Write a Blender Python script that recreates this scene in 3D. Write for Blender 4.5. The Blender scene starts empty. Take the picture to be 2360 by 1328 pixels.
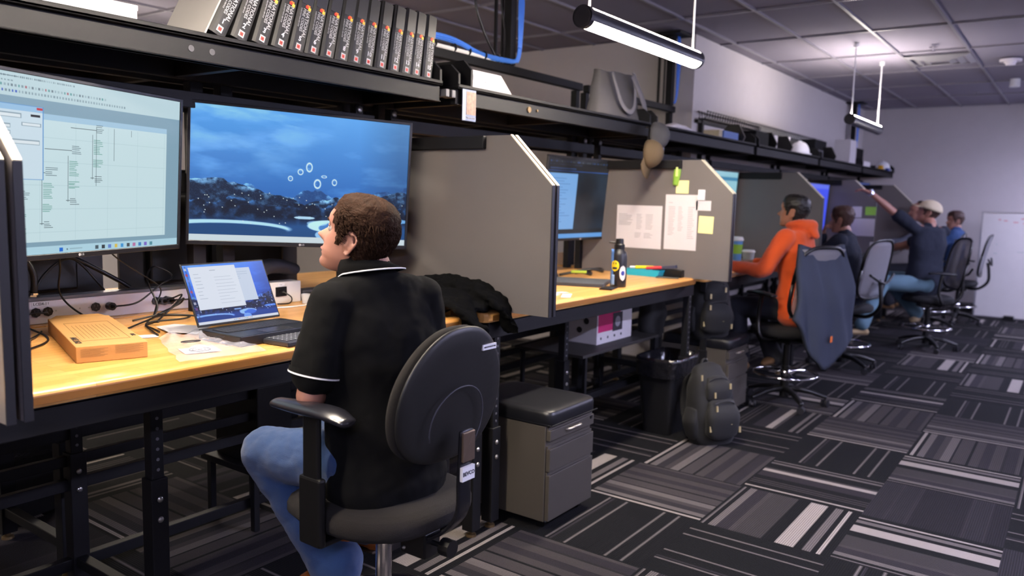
import bpy, math, random
import numpy as np
from mathutils import Vector, Matrix, Quaternion, noise
V = Vector
PI = math.pi
sc = bpy.context.scene
col = sc.collection
random.seed(7)

# ------------------------------------------------------------ camera, world, exposure
YAW, PITCH, ROLL = 0.62293417, -0.11564607, 0.02513807
CAMH = 1.54
def make_camera():
    f = V((-math.sin(YAW)*math.cos(PITCH), math.cos(YAW)*math.cos(PITCH), math.sin(PITCH)))
    r = V((math.cos(YAW), math.sin(YAW), 0)); u = r.cross(f)
    r2 = r*math.cos(ROLL)+u*math.sin(ROLL); u2 = -r*math.sin(ROLL)+u*math.cos(ROLL)
    cd = bpy.data.cameras.new('camera'); co = bpy.data.objects.new('camera', cd); col.objects.link(co)
    m = Matrix((r2, u2, -f)).transposed().to_4x4(); m.translation = V((0, 0, CAMH)); co.matrix_world = m
    cd.sensor_width = 36; cd.lens = 1825.7/2360*36; cd.clip_start = .05; cd.clip_end = 60
    cd.dof.use_dof = True; cd.dof.focus_distance = 2.72; cd.dof.aperture_fstop = 2.3
    sc.camera = co
make_camera()
w = bpy.data.worlds.new('world'); sc.world = w; w.use_nodes = True
w.node_tree.nodes['Background'].inputs[0].default_value = (.30, .32, .42, 1)
w.node_tree.nodes['Background'].inputs[1].default_value = .22
sc.view_settings.view_transform = 'Standard'; sc.view_settings.look = 'None'
sc.view_settings.exposure = 0.5; sc.view_settings.gamma = 1.0; sc.view_settings.use_curve_mapping = False
LAMP_UP, LAMP_DOWN = 22.0, 150.0

# ------------------------------------------------------------ materials
def srgb(c):
    if isinstance(c, str):
        c = [int(c[i:i+2], 16)/255 for i in (0, 2, 4)]
    return [x/12.92 if x <= .04045 else ((x+.055)/1.055)**2.4 for x in c[:3]]
MATS = {}
def mat(name, c, rough=.5, metal=0, bump=0, bscale=200, spec=.5, var=0, vscale=8, trans=0, alpha=1, emit=0, coat=0, sheen=0):
    if name in MATS: return MATS[name]
    m = bpy.data.materials.new(name); m.use_nodes = True; nt = m.node_tree; b = nt.nodes['Principled BSDF']
    lc = srgb(c)+[1]
    b.inputs['Base Color'].default_value = lc; b.inputs['Roughness'].default_value = rough
    b.inputs['Metallic'].default_value = metal; b.inputs['Specular IOR Level'].default_value = spec
    b.inputs['Transmission Weight'].default_value = trans; b.inputs['Alpha'].default_value = alpha
    b.inputs['Coat Weight'].default_value = coat
    b.inputs['Sheen Weight'].default_value = sheen
    if emit:
        b.inputs['Emission Color'].default_value = lc; b.inputs['Emission Strength'].default_value = emit
    tc = nt.nodes.new('ShaderNodeTexCoord')
    n = nt.nodes.new('ShaderNodeTexNoise'); n.inputs['Scale'].default_value = vscale; n.inputs['Detail'].default_value = 4
    nt.links.new(tc.outputs['Object'], n.inputs['Vector'])
    mx = nt.nodes.new('ShaderNodeMix'); mx.data_type = 'RGBA'
    k = max(var, .04)
    mx.inputs[6].default_value = [x*(1-k) for x in lc[:3]]+[1]; mx.inputs[7].default_value = [min(1, x*(1+k)) for x in lc[:3]]+[1]
    nt.links.new(n.outputs[0], mx.inputs[0]); nt.links.new(mx.outputs[2], b.inputs['Base Color'])
    if bump:
        n2 = nt.nodes.new('ShaderNodeTexNoise'); n2.inputs['Scale'].default_value = bscale; n2.inputs['Detail'].default_value = 3
        nt.links.new(tc.outputs['Object'], n2.inputs['Vector'])
        bp = nt.nodes.new('ShaderNodeBump'); bp.inputs['Strength'].default_value = bump; bp.inputs['Distance'].default_value = .01
        nt.links.new(n2.outputs[0], bp.inputs['Height']); nt.links.new(bp.outputs[0], b.inputs['Normal'])
    MATS[name] = m; return m
def emis(name, c, s):
    if name in MATS: return MATS[name]
    m = bpy.data.materials.new(name); m.use_nodes = True; nt = m.node_tree; nt.nodes.clear()
    e = nt.nodes.new('ShaderNodeEmission'); e.inputs[0].default_value = srgb(c)+[1]; e.inputs[1].default_value = s
    o = nt.nodes.new('ShaderNodeOutputMaterial'); nt.links.new(e.outputs[0], o.inputs[0]); MATS[name] = m; return m
def screen_mat():
    m = bpy.data.materials.new('lit_screen'); m.use_nodes = True; nt = m.node_tree; b = nt.nodes['Principled BSDF']
    a = nt.nodes.new('ShaderNodeVertexColor'); a.layer_name = 'Col'
    b.inputs['Base Color'].default_value = (.004, .004, .005, 1); b.inputs['Roughness'].default_value = .3; b.inputs['Specular IOR Level'].default_value = .25
    nt.links.new(a.outputs[0], b.inputs['Emission Color']); b.inputs['Emission Strength'].default_value = .60
    return m
M_SCREEN = screen_mat()
def wood_mat():
    m = bpy.data.materials.new('butcher_block'); m.use_nodes = True; nt = m.node_tree; b = nt.nodes['Principled BSDF']
    tc = nt.nodes.new('ShaderNodeTexCoord'); mp = nt.nodes.new('ShaderNodeMapping'); mp.inputs['Rotation'].default_value = (0, 0, PI/2)
    nt.links.new(tc.outputs['Object'], mp.inputs[0])
    br = nt.nodes.new('ShaderNodeTexBrick'); br.inputs['Scale'].default_value = 1; br.offset = .37
    br.inputs['Brick Width'].default_value = .42; br.inputs['Row Height'].default_value = .042; br.inputs['Mortar Size'].default_value = .0006
    br.inputs['Color1'].default_value = srgb('e6b06c')+[1]; br.inputs['Color2'].default_value = srgb('d4984e')+[1]; br.inputs['Mortar'].default_value = srgb('8c5e2c')+[1]
    nt.links.new(mp.outputs[0], br.inputs[0])
    mp2 = nt.nodes.new('ShaderNodeMapping'); mp2.inputs['Scale'].default_value = (60, 3, 60); nt.links.new(tc.outputs['Object'], mp2.inputs[0])
    n = nt.nodes.new('ShaderNodeTexNoise'); n.inputs['Scale'].default_value = 1; n.inputs['Detail'].default_value = 6; nt.links.new(mp2.outputs[0], n.inputs[0])
    mx = nt.nodes.new('ShaderNodeMix'); mx.data_type = 'RGBA'; mx.blend_type = 'MULTIPLY'; mx.inputs[0].default_value = .30
    cr = nt.nodes.new('ShaderNodeValToRGB'); cr.color_ramp.elements[0].color = (.55, .45, .35, 1); cr.color_ramp.elements[1].position = .7
    nt.links.new(n.outputs[0], cr.inputs[0]); nt.links.new(br.outputs[0], mx.inputs[6]); nt.links.new(cr.outputs[0], mx.inputs[7])
    nt.links.new(mx.outputs[2], b.inputs['Base Color']); b.inputs['Roughness'].default_value = .32; b.inputs['Coat Weight'].default_value = .12; b.inputs['Coat Roughness'].default_value = .25
    return m
def carpet_mat():
    m = bpy.data.materials.new('striped_carpet'); m.use_nodes = True; nt = m.node_tree; b = nt.nodes['Principled BSDF']
    N = nt.nodes.new; Lk = nt.links.new
    def math_(op, a, c=None):
        n = N('ShaderNodeMath'); n.operation = op
        for i, x in enumerate((a, c)):
            if x is None: continue
            if isinstance(x, (int, float)): n.inputs[i].default_value = x
            else: Lk(x, n.inputs[i])
        return n.outputs[0]
    tc = N('ShaderNodeTexCoord'); sx = N('ShaderNodeSeparateXYZ'); Lk(tc.outputs['Object'], sx.inputs[0])
    gx = math_('DIVIDE', math_('SUBTRACT', sx.outputs[0], -1.392), .6096); gy = math_('DIVIDE', math_('SUBTRACT', sx.outputs[1], 4.136), .6096)
    ix = math_('FLOOR', gx); iy = math_('FLOOR', gy); fx = math_('SUBTRACT', gx, ix); fy = math_('SUBTRACT', gy, iy)
    par = math_('FLOORED_MODULO', math_('ADD', ix, iy), 2)
    t = N('ShaderNodeMix'); t.data_type = 'FLOAT'; Lk(par, t.inputs[0]); Lk(fy, t.inputs[2]); Lk(fx, t.inputs[3]); t = t.outputs[0]
    cb = N('ShaderNodeCombineXYZ'); Lk(ix, cb.inputs[0]); Lk(iy, cb.inputs[1])
    wn = N('ShaderNodeTexWhiteNoise'); wn.noise_dimensions = '2D'; Lk(cb.outputs[0], wn.inputs['Vector'])
    D, G1, G2, G3, LT = '0f0f11', '262327', '373334', '544f4e', '827b76'
    pats = [
      [(0, D), (.20, G3), (.225, D), (.24, G1), (.26, D), (.36, G3), (.385, D), (.70, G3), (.725, D), (.83, G3), (.855, D)],
      [(0, D), (.03, LT), (.06, D), (.09, G3), (.16, '262427'), (.24, G2), (.30, G3), (.38, '161518'), (.40, G2), (.52, D), (.55, G2), (.63, G1), (.72, G2), (.82, '201e20'), (.84, G1), (.94, G2), (.98, D)],
      [(0, D), (.02, G3), (.04, D), (.08, G3), (.14, G1), (.24, G2), (.28, '302d2e'), (.50, D), (.60, LT), (.72, LT), (.74, D), (.80, G3), (.86, D), (.90, LT), (.93, D)],
      [(0, D), (.10, G1), (.20, D), (.26, G1), (.42, D), (.58, G2), (.62, D), (.78, LT), (.88, D)],
      [(0, D), (.06, LT), (.09, D), (.18, G2), (.20, D), (.23, G2), (.25, D), (.28, G2), (.30, D), (.40, G1), (.55, LT), (.62, G2), (.66, D), (.80, G3), (.84, D), (.88, G3), (.91, D)],
      [(0, '222024'), (.15, G1), (.17, '222024'), (.3, G1), (.33, '1c1a1e'), (.7, G1), (.73, '222024'), (.85, G1), (.87, '1c1a1e')],
    ]
    cur = None
    thr = [.40, .55, .70, .80, .92]
    for i, p in enumerate(pats):
        cr = N('ShaderNodeValToRGB'); cr.color_ramp.interpolation = 'CONSTANT'; e = cr.color_ramp.elements
        while len(e) > 1: e.remove(e[-1])
        for k, (pos, c) in enumerate(p):
            el = e[0] if k == 0 else e.new(pos)
            el.position = pos; el.color = srgb(c)+[1]
        Lk(t, cr.inputs[0])
        if cur is None: cur = cr.outputs[0]
        else:
            g = math_('GREATER_THAN', wn.outputs[0], thr[i-1]); mx = N('ShaderNodeMix'); mx.data_type = 'RGBA'
            Lk(g, mx.inputs[0]); Lk(cur, mx.inputs[6]); Lk(cr.outputs[0], mx.inputs[7]); cur = mx.outputs[2]
    # fine ribs inside each stripe + fibre noise
    rib = math_('MULTIPLY', math_('ADD', math_('SINE', math_('MULTIPLY', t, 2*PI*62)), 1), .5)
    n = N('ShaderNodeTexNoise'); n.inputs['Scale'].default_value = 260; n.inputs['Detail'].default_value = 2; Lk(tc.outputs['Object'], n.inputs[0])
    k = math_('ADD', math_('MULTIPLY', rib, .75), math_('ADD', math_('MULTIPLY', n.outputs[0], .6), .33))
    vm = N('ShaderNodeVectorMath'); vm.operation = 'SCALE'; Lk(cur, vm.inputs[0]); Lk(k, vm.inputs['Scale'])
    Lk(vm.outputs[0], b.inputs['Base Color']); b.inputs['Roughness'].default_value = .95; b.inputs['Specular IOR Level'].default_value = .15
    bp = N('ShaderNodeBump'); bp.inputs['Strength'].default_value = .5; bp.inputs['Distance'].default_value = .004; Lk(k, bp.inputs['Height']); Lk(bp.outputs[0], b.inputs['Normal'])
    return m
def ceiling_mat():
    return mat('ceiling_tile', '8c8794', .95, bump=.25, bscale=90, spec=.1)
M_WOOD = wood_mat()
M_BLK = mat('black_powder_steel', '0b0b0f', .6, bump=.12, bscale=900, spec=.3)
M_BLK2 = mat('black_plastic', '0a0a0c', .35)
M_MATTE = mat('matte_black', '0d0d10', .8, spec=.2)
M_GREYPANEL = mat('grey_laminate', '625d5c', .5, bump=.05, bscale=500)
M_EDGE = mat('dark_edge_band', '232326', .4)
M_CREAM = mat('raw_cream_edge', 'd6cdb8', .6)
M_BRASS = mat('brass_glide', '7a6648', .35, .8)
M_BOLT = mat('zinc_bolt', 'b9b7b4', .3, .9)
M_CHROME = mat('chrome', 'd8d8dc', .12, 1)
M_WHITE = mat('white_plastic', 'e6e6e8', .4)
M_PAPER = mat('paper_white', 'c4c0c3', .8)
M_INK = mat('printed_ink', '25252a', .7)
M_INKW = mat('white_print', 'f0f0f0', .6)
M_GREYMETAL = mat('grey_raceway_metal', 'dcd6dc', .45, .0)
M_GREYDK = mat('dark_grey_lid', '626166', .4, .2)
M_CHAIRFAB = mat('brown_black_weave', '16110f', .95, bump=.6, bscale=700, var=.3, vscale=350, sheen=0)
M_CHAIRPL = mat('charcoal_shell_plastic', '171717', .45, bump=.08, bscale=600)
M_CABLE = mat('black_cable', '101013', .4)
M_BLUEC = mat('blue_network_cable', '3f78d8', .4)
M_NYLON = mat('black_nylon', '0e0e10', .75, bump=.3, bscale=500, sheen=.05)
M_SKIN = mat('skin', '96695a', .5, bump=.05, bscale=300, var=.08, vscale=18)
M_SKIN2 = mat('tan_skin', '9c6a52', .5, var=.08)

# ------------------------------------------------------------ mesh builder
def frame_from(t, hint=None):
    t = t.normalized()
    h = V(hint) if hint is not None else (V((0, 0, 1)) if abs(t.z) < .9 else V((1, 0, 0)))
    a = h - t*h.dot(t)
    if a.length < 1e-5: a = t.orthogonal()
    a.normalize(); b = t.cross(a); return a, b
def catmull(pts, n):
    pts = [V(p) for p in pts]
    if n <= 1 or len(pts) < 3: return pts, list(np.linspace(0, len(pts)-1, len(pts)))
    out, par = [], []
    for i in range(len(pts)-1):
        p0 = pts[max(i-1, 0)]; p1 = pts[i]; p2 = pts[i+1]; p3 = pts[min(i+2, len(pts)-1)]
        for k in range(n):
            t = k/n
            out.append(.5*((2*p1)+(p2-p0)*t+(2*p0-5*p1+4*p2-p3)*t*t+(3*p1-p0-3*p2+p3)*t**3)); par.append(i+t)
    out.append(pts[-1]); par.append(len(pts)-1); return out, par
class MB:
    def __init__(s): s.v = []; s.f = []; s.mi = []; s.cur = 0
    def add(s, vs, fs, M=None):
        o = len(s.v)
        for v in vs:
            v = V(v); s.v.append(M @ v if M is not None else v)
        for f in fs: s.f.append([i+o for i in f]); s.mi.append(s.cur)
        return s
    def box(s, a, b, M=None):
        x0, y0, z0 = a; x1, y1, z1 = b
        if x0 > x1: x0, x1 = x1, x0
        if y0 > y1: y0, y1 = y1, y0
        if z0 > z1: z0, z1 = z1, z0
        return s.add([(x0, y0, z0), (x1, y0, z0), (x1, y1, z0), (x0, y1, z0), (x0, y0, z1), (x1, y0, z1), (x1, y1, z1), (x0, y1, z1)],
                     [(0, 3, 2, 1), (4, 5, 6, 7), (0, 1, 5, 4), (1, 2, 6, 5), (2, 3, 7, 6), (3, 0, 4, 7)], M)
    def cb(s, c, d, M=None):
        return s.box([c[i]-d[i]/2 for i in range(3)], [c[i]+d[i]/2 for i in range(3)], M)
    def bar(s, p, q, wd, hd, hint=None):
        p = V(p); q = V(q); a, b = frame_from(q-p, hint)
        vs = []
        for c in (p, q):
            for sx, sy in ((-1, -1), (1, -1), (1, 1), (-1, 1)): vs.append(c+b*sx*wd/2+a*sy*hd/2)
        return s.add(vs, [(3, 2, 1, 0), (4, 5, 6, 7), (0, 1, 5, 4), (1, 2, 6, 5), (2, 3, 7, 6), (3, 0, 4, 7)])
    def cyl(s, p, q, r0, r1=None, n=16, caps=True):
        r1 = r0 if r1 is None else r1
        p = V(p); q = V(q); a, b = frame_from(q-p); vs = []
        for c, r in ((p, r0), (q, r1)):
            for k in range(n):
                t = 2*PI*k/n; vs.append(c+a*math.cos(t)*r+b*math.sin(t)*r)
        fs = [(k, (k+1) % n, n+(k+1) % n, n+k) for k in range(n)]
        if caps: fs += [tuple(reversed(range(n))), tuple(range(n, 2*n))]
        return s.add(vs, fs)
    def rings(s, R, close=True, caps=True):
        n = len(R[0]); vs = [v for r in R for v in r]; fs = []
        for i in range(len(R)-1):
            for k in range(n if close else n-1):
                fs.append((i*n+k, i*n+(k+1) % n, (i+1)*n+(k+1) % n, (i+1)*n+k))
        if caps and close: fs += [tuple(reversed(range(n))), tuple(range((len(R)-1)*n, len(R)*n))]
        return s.add(vs, fs)
    def tube(s, pts, r, n=8, sub=6):
        P, _ = catmull(pts, sub); a, b = frame_from(P[1]-P[0]); R = []
        for i, c in enumerate(P):
            t = (P[min(i+1, len(P)-1)]-P[max(i-1, 0)])
            if t.length < 1e-9: t = V((0, 0, 1))
            t.normalize(); a = (a-t*a.dot(t)); a = a.normalized() if a.length > 1e-6 else t.orthogonal().normalized(); b = t.cross(a)
            rr = r if not callable(r) else r(i/(len(P)-1))
            R.append([c+a*math.cos(2*PI*k/n)*rr+b*math.sin(2*PI*k/n)*rr for k in range(n)])
        return s.rings(R)
    def chain(s, pts, rad, hint=None, n=16, sub=5, round_=True, pw=2.0):
        """loft of ellipses; rad = number or (along hint, across)"""
        P, par = catmull(pts, sub); rad = [(r, r) if isinstance(r, (int, float)) else r for r in rad]; R = []
        def rr(t):
            i = min(int(t), len(rad)-2) if len(rad) > 1 else 0; k = t-i; k = k*k*(3-2*k)
            return tuple(rad[i][j]*(1-k)+rad[min(i+1, len(rad)-1)][j]*k for j in (0, 1))
        a = None
        for i, c in enumerate(P):
            t = (P[min(i+1, len(P)-1)]-P[max(i-1, 0)]).normalized()
            if hint is not None: a, b = frame_from(t, hint)
            elif a is None: a, b = frame_from(t)
            else: a = (a-t*a.dot(t)).normalized(); b = t.cross(a)
            ra, rb = rr(par[i])
            def ring(c, k):
                o = []
                for q in range(n):
                    th = 2*PI*q/n; cx, sx = math.cos(th), math.sin(th)
                    cx = math.copysign(abs(cx)**(2/pw), cx); sx = math.copysign(abs(sx)**(2/pw), sx)
                    o.append(c+a*cx*ra*k+b*sx*rb*k)
                return o
            m = min(ra, rb)
            if i == 0 and round_:
                for ang in (80, 60, 40, 20): R.append(ring(c-t*m*math.sin(math.radians(ang)), math.cos(math.radians(ang))))
            R.append(ring(c, 1))
            if i == len(P)-1 and round_:
                for ang in (20, 40, 60, 80): R.append(ring(c+t*m*math.sin(math.radians(ang)), math.cos(math.radians(ang))))
        return s.rings(R)
    def sphere(s, c, r, n=14, m=9, M=None):
        if isinstance(r, (int, float)): r = (r, r, r)
        c = V(c); R = []
        for i in range(m+1):
            ph = -PI/2+PI*(i+.02)/(m+.04); R.append([c+V((r[0]*math.cos(ph)*math.cos(2*PI*k/n), r[1]*math.cos(ph)*math.sin(2*PI*k/n), r[2]*math.sin(ph))) for k in range(n)])
        if M is not None: R = [[M@v for v in q] for q in R]
        return s.rings(R)
    def prism(s, poly, axis, a, b):
        """poly of 2D points on the other two axes, extruded along axis from a to b"""
        def mk3(p, t):
            return V((t, p[0], p[1])) if axis == 0 else V((p[0], t, p[1])) if axis == 1 else V((p[0], p[1], t))
        n = len(poly); vs = [mk3(p, a) for p in poly]+[mk3(p, b) for p in poly]
        return s.add(vs, [tuple(reversed(range(n))), tuple(range(n, 2*n))]+[(k, (k+1) % n, n+(k+1) % n, n+k) for k in range(n)])
    def lathe(s, prof, c=(0, 0, 0), n=24, M=None):
        c = V(c); R = [[c+V((r*math.cos(2*PI*k/n), r*math.sin(2*PI*k/n), z)) for k in range(n)] for r, z in prof]
        if M is not None: R = [[M@v for v in q] for q in R]
        return s.rings(R)
    def xf(s, M): s.v = [M@v for v in s.v]; return s
    def build(s, name, m, parent=None, smooth=False, bevel=0, sub=0, remesh=0, smo=0, local=False, disp=None):
        """link as ONE object; coordinates are world unless local"""
        off = V((0, 0, 0))
        if parent is not None and not local:
            p = parent
            while p is not None: off += p.location; p = p.parent
        me = bpy.data.meshes.new(name); me.from_pydata([tuple(v-off) for v in s.v], [], s.f); me.validate(); 
        ms = m if isinstance(m, (list, tuple)) else [m]
        for x in ms: me.materials.append(x)
        if len(ms) > 1 and len(me.polygons) == len(s.mi): me.polygons.foreach_set('material_index', s.mi)
        import bmesh
        bm = bmesh.new(); bm.from_mesh(me); bmesh.ops.recalc_face_normals(bm, faces=bm.faces); bm.to_mesh(me); bm.free()
        if smooth:
            me.polygons.foreach_set('use_smooth', [True]*len(me.polygons))
        o = bpy.data.objects.new(name, me); col.objects.link(o); o.parent = parent
        if bevel:
            md = o.modifiers.new('bev', 'BEVEL'); md.width = bevel; md.segments = 2; md.limit_method = 'ANGLE'; md.angle_limit = .6
        if sub:
            md = o.modifiers.new('sub', 'SUBSURF'); md.levels = sub; md.render_levels = sub
        if remesh:
            md = o.modifiers.new('rm', 'REMESH'); md.mode = 'VOXEL'; md.voxel_size = remesh; md.use_smooth_shade = True
            if smo:
                md = o.modifiers.new('sm', 'SMOOTH'); md.factor = .5; md.iterations = smo
        if disp:
            tx = bpy.data.textures.new(name+'_folds', 'CLOUDS'); tx.noise_scale = disp[1]; tx.noise_depth = 2
            md = o.modifiers.new('ds', 'DISPLACE'); md.texture = tx; md.strength = disp[0]; md.mid_level = .5; md.texture_coords = 'LOCAL'
        return o
def tag(o, label=None, cat=None, group=None, kind=None):
    if label: o['label'] = label
    if cat: o['category'] = cat
    if group: o['group'] = group
    if kind: o['kind'] = kind
    return o
def thing(name, label, cat, loc=(0, 0, 0), rz=0, group=None):
    o = bpy.data.objects.new(name, None); col.objects.link(o); o.location = loc; o.rotation_euler = (0, 0, rz); o.empty_display_size = .05
    return tag(o, label, cat, group)
def copy_tree(o, parent=None):
    c = o.copy(); col.objects.link(c); c.parent = parent
    for ch in list(o.children): copy_tree(ch, c)
    return c
def struct(o): o['kind'] = 'structure'; return o
FONT_CACHE = {}
def text(body, size, loc, X, Y, m, parent, name='printed_text', align='LEFT', depth=.0004, bold=0, local=False):
    """flat lettering: X reading direction, Y up direction of the letters"""
    cu = bpy.data.curves.new('t', 'FONT'); cu.body = body; cu.size = size; cu.extrude = depth; cu.align_x = align; cu.align_y = 'CENTER'; cu.offset = bold; cu.resolution_u = 2
    ob = bpy.data.objects.new('t', cu); col.objects.link(ob)
    dg = bpy.context.evaluated_depsgraph_get(); me = bpy.data.meshes.new_from_object(ob.evaluated_get(dg))
    X = V(X).normalized(); Y = V(Y); Y = (Y-X*Y.dot(X)).normalized(); Z = X.cross(Y)
    M = Matrix((X, Y, Z)).transposed().to_4x4(); M.translation = V(loc)
    mb = MB(); mb.add([v.co for v in me.vertices], [list(p.vertices) for p in me.polygons], M)
    bpy.data.objects.remove(ob); bpy.data.curves.remove(cu); bpy.data.meshes.remove(me)
    return mb.build(name, m, parent, local=local)

# ------------------------------------------------------------ setting
def wallbox(name, a, b, m): return struct(MB().box(a, b).build(name, m))
M_WALL = mat('painted_wall', 'c0bab9', .85, bump=.05, bscale=120, spec=.2)
M_CEIL = ceiling_mat()
wallbox('floor', (-9, -5, -.1), (4.5, 14.2, 0), carpet_mat())
wallbox('wall_far', (-9.2, 13.8, 0), (4.7, 14.0, 3.05), M_WALL)
wallbox('wall_left', (-3.23, 7.0, 0), (-3.03, 13.8, 3.05), M_WALL)
wallbox('wall_back', (-9.0, 7.0, 0), (-3.23, 7.2, 3.05), M_WALL)
wallbox('wall_outer', (-9.2, -5, 0), (-9.0, 14.2, 3.05), M_WALL)
wallbox('wall_right', (4.5, -5, 0), (4.7, 14.0, 3.05), M_WALL)
wallbox('wall_front', (-9.2, -5.2, 0), (4.7, -5.0, 3.05), M_WALL)
wallbox('baseboard_far', (-3.03, 13.785, 0), (4.5, 13.8, .10), mat('black_baseboard', '151518', .5))
def ceiling():
    mb = MB(); mb.box((-9.2, -5.2, 3.06), (4.7, 14.2, 3.2))
    # tiles sit between the runners of the suspended grid
    x0 = -2.273; y0 = 6.38
    o = struct(mb.build('ceiling', M_CEIL))
    g = MB()
    xi = x0-.61*12
    while xi < 4.5:
        g.box((xi-.012, -5, 3.042), (xi+.012, 13.8, 3.06)); xi += .61
    yi = y0-1.22*9
    while yi < 13.8:
        g.box((-9, yi-.012, 3.043), (4.5, yi+.012, 3.06)); yi += 1.22
    struct(g.build('trim_1', mat('ceiling_grid_metal', '85818a', .35, spec=.6)))
ceiling()

# ------------------------------------------------------------ pendant tube lamps (those in view, plus unseen ones added for brightness)
M_LUP = emis('lamp_diffuser_up', 'fff3e2', LAMP_UP); M_LDN = emis('lamp_diffuser_down', 'fff0dc', LAMP_DOWN)
M_LUPC = emis('added_cool_up', 'c8c8ff', 1.5); M_LUP2 = emis('bright_diffuser_up', 'fff3ea', 75); M_LDN2 = emis('added_near_down', 'fff0dc', 140); M_LDNC = emis('added_cool_down', 'd6d6ff', 245)  # cool and near materials belong to unseen lamps added to brighten the room
M_LBODY = mat('lamp_body_dark', '24242b', .35)
def pendant(cool=False):
    MU, MD = (M_LUPC, M_LDNC) if cool else (M_LUP, M_LDN)
    root = thing('pendant_lamp', 'dark tube pendant lamp glowing above and below, hung nearest over the aisle', 'pendant lamp', (0, 0, 0), 0, 'tube pendant lamps')
    L, r = .64, .05
    def arc(a0, a1, rr, n=10): return [(rr*math.sin(math.radians(a0+(a1-a0)*k/n)), rr*math.cos(math.radians(a0+(a1-a0)*k/n))) for k in range(n+1)]
    # side bodies (angle from top)
    for s in (1, -1):
        p = arc(54*s, 116*s, r)+list(reversed(arc(54*s, 116*s, r-.006)))
        MB().prism(p, 1, -L, L).build('lamp_body', M_LBODY, root, local=True)
    up = arc(-53.5, 53.5, r-.001, 16)+list(reversed(arc(-53.5, 53.5, r-.007, 16))); MB().prism(up, 1, -L+.02, L-.02).build('upper_diffuser', MU, root, local=True)
    dn = arc(116.5, 243.5, r-.001, 18)+list(reversed(arc(116.5, 243.5, r-.007, 18))); MB().prism(dn, 1, -L+.02, L-.02).build('lower_diffuser', MD, root, local=True)
    for s in (1, -1):
        MB().cyl((0, s*L, 0), (0, s*(L-.03), 0), r+.001, n=28).cyl((0, s*(L+.001), 0), (0, s*L, 0), r*.78, r*.84, n=28).build('end_cap', M_LBODY, root, smooth=False, local=True)
        MB().cyl((0, s*(L-.06), r-.002), (0, s*(L-.06), .69), .006, n=8).cyl((0, s*(L-.06), .67), (0, s*(L-.06), .71), .025, n=16).build('suspension_rod', M_WHITE, root, local=True)
    return root
lamp0 = pendant(); lamp0.location = (-1.9, 3.77, 2.345)
lamp_spots = [(-1.9, 1.31, 'added tube pendant lamp, unseen above the man in the polo'), (.55, 12.3, 'added unseen tube pendant lamp over the right hand side by the far wall'),
  (-1.9, 8.70, 'dark tube pendant lamp further down the aisle near the far wall'),
  (-1.9, -.1, 'added unseen tube pendant lamp behind the viewer over the aisle'),
  (.55, 3.77, 'added unseen tube pendant lamp over the right hand side, nearer one'), (.55, 8.70, 'added unseen tube pendant lamp over the right hand side, further one'),
  (.55, -1.15, 'added unseen tube pendant lamp over the right hand side behind the viewer'), (3.0, 3.77, 'added unseen tube pendant lamp by the right wall, nearer one'), (3.0, 8.70, 'added unseen tube pendant lamp by the right wall, further one'),
  (-4.6, 0.2, 'added unseen tube pendant lamp over the area behind the benches, nearer one'), (-6.6, 3.77, 'added unseen tube pendant lamp over the area behind the benches, far left'), (-5.9, -1.15, 'added unseen tube pendant lamp over the area behind the benches, rearmost')]  # all but the far aisle lamp are added out of view for brightness
lamp1 = pendant(True); lamp1.location = (.55, 3.77, 2.345); lamp1['label'] = 'added unseen tube pendant lamp over the right hand side, nearer one'  # first of the bluish lamps added out of view on the right
for x, y, lb in lamp_spots:
    if (x, y) == (.55, 3.77): continue
    c = copy_tree(lamp1 if x > 0 else lamp0); c.location = (x, y, 2.345); c['label'] = lb
    if (x, y) in ((-1.9, -.1), (-1.9, 1.31)):
        for ch in c.children:
            if ch.name.startswith('lower_diffuser'): ch.data = ch.data.copy(); ch.data.materials[0] = M_LDN2
    if (x, y) == (-1.9, 8.70):      # this one only shines upwards
        for ch in c.children:
            if ch.name.startswith(('lower_diffuser', 'upper_diffuser')):
                ch.data = ch.data.copy(); ch.data.materials[0] = M_LBODY if ch.name.startswith('lower') else M_LUP2

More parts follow.
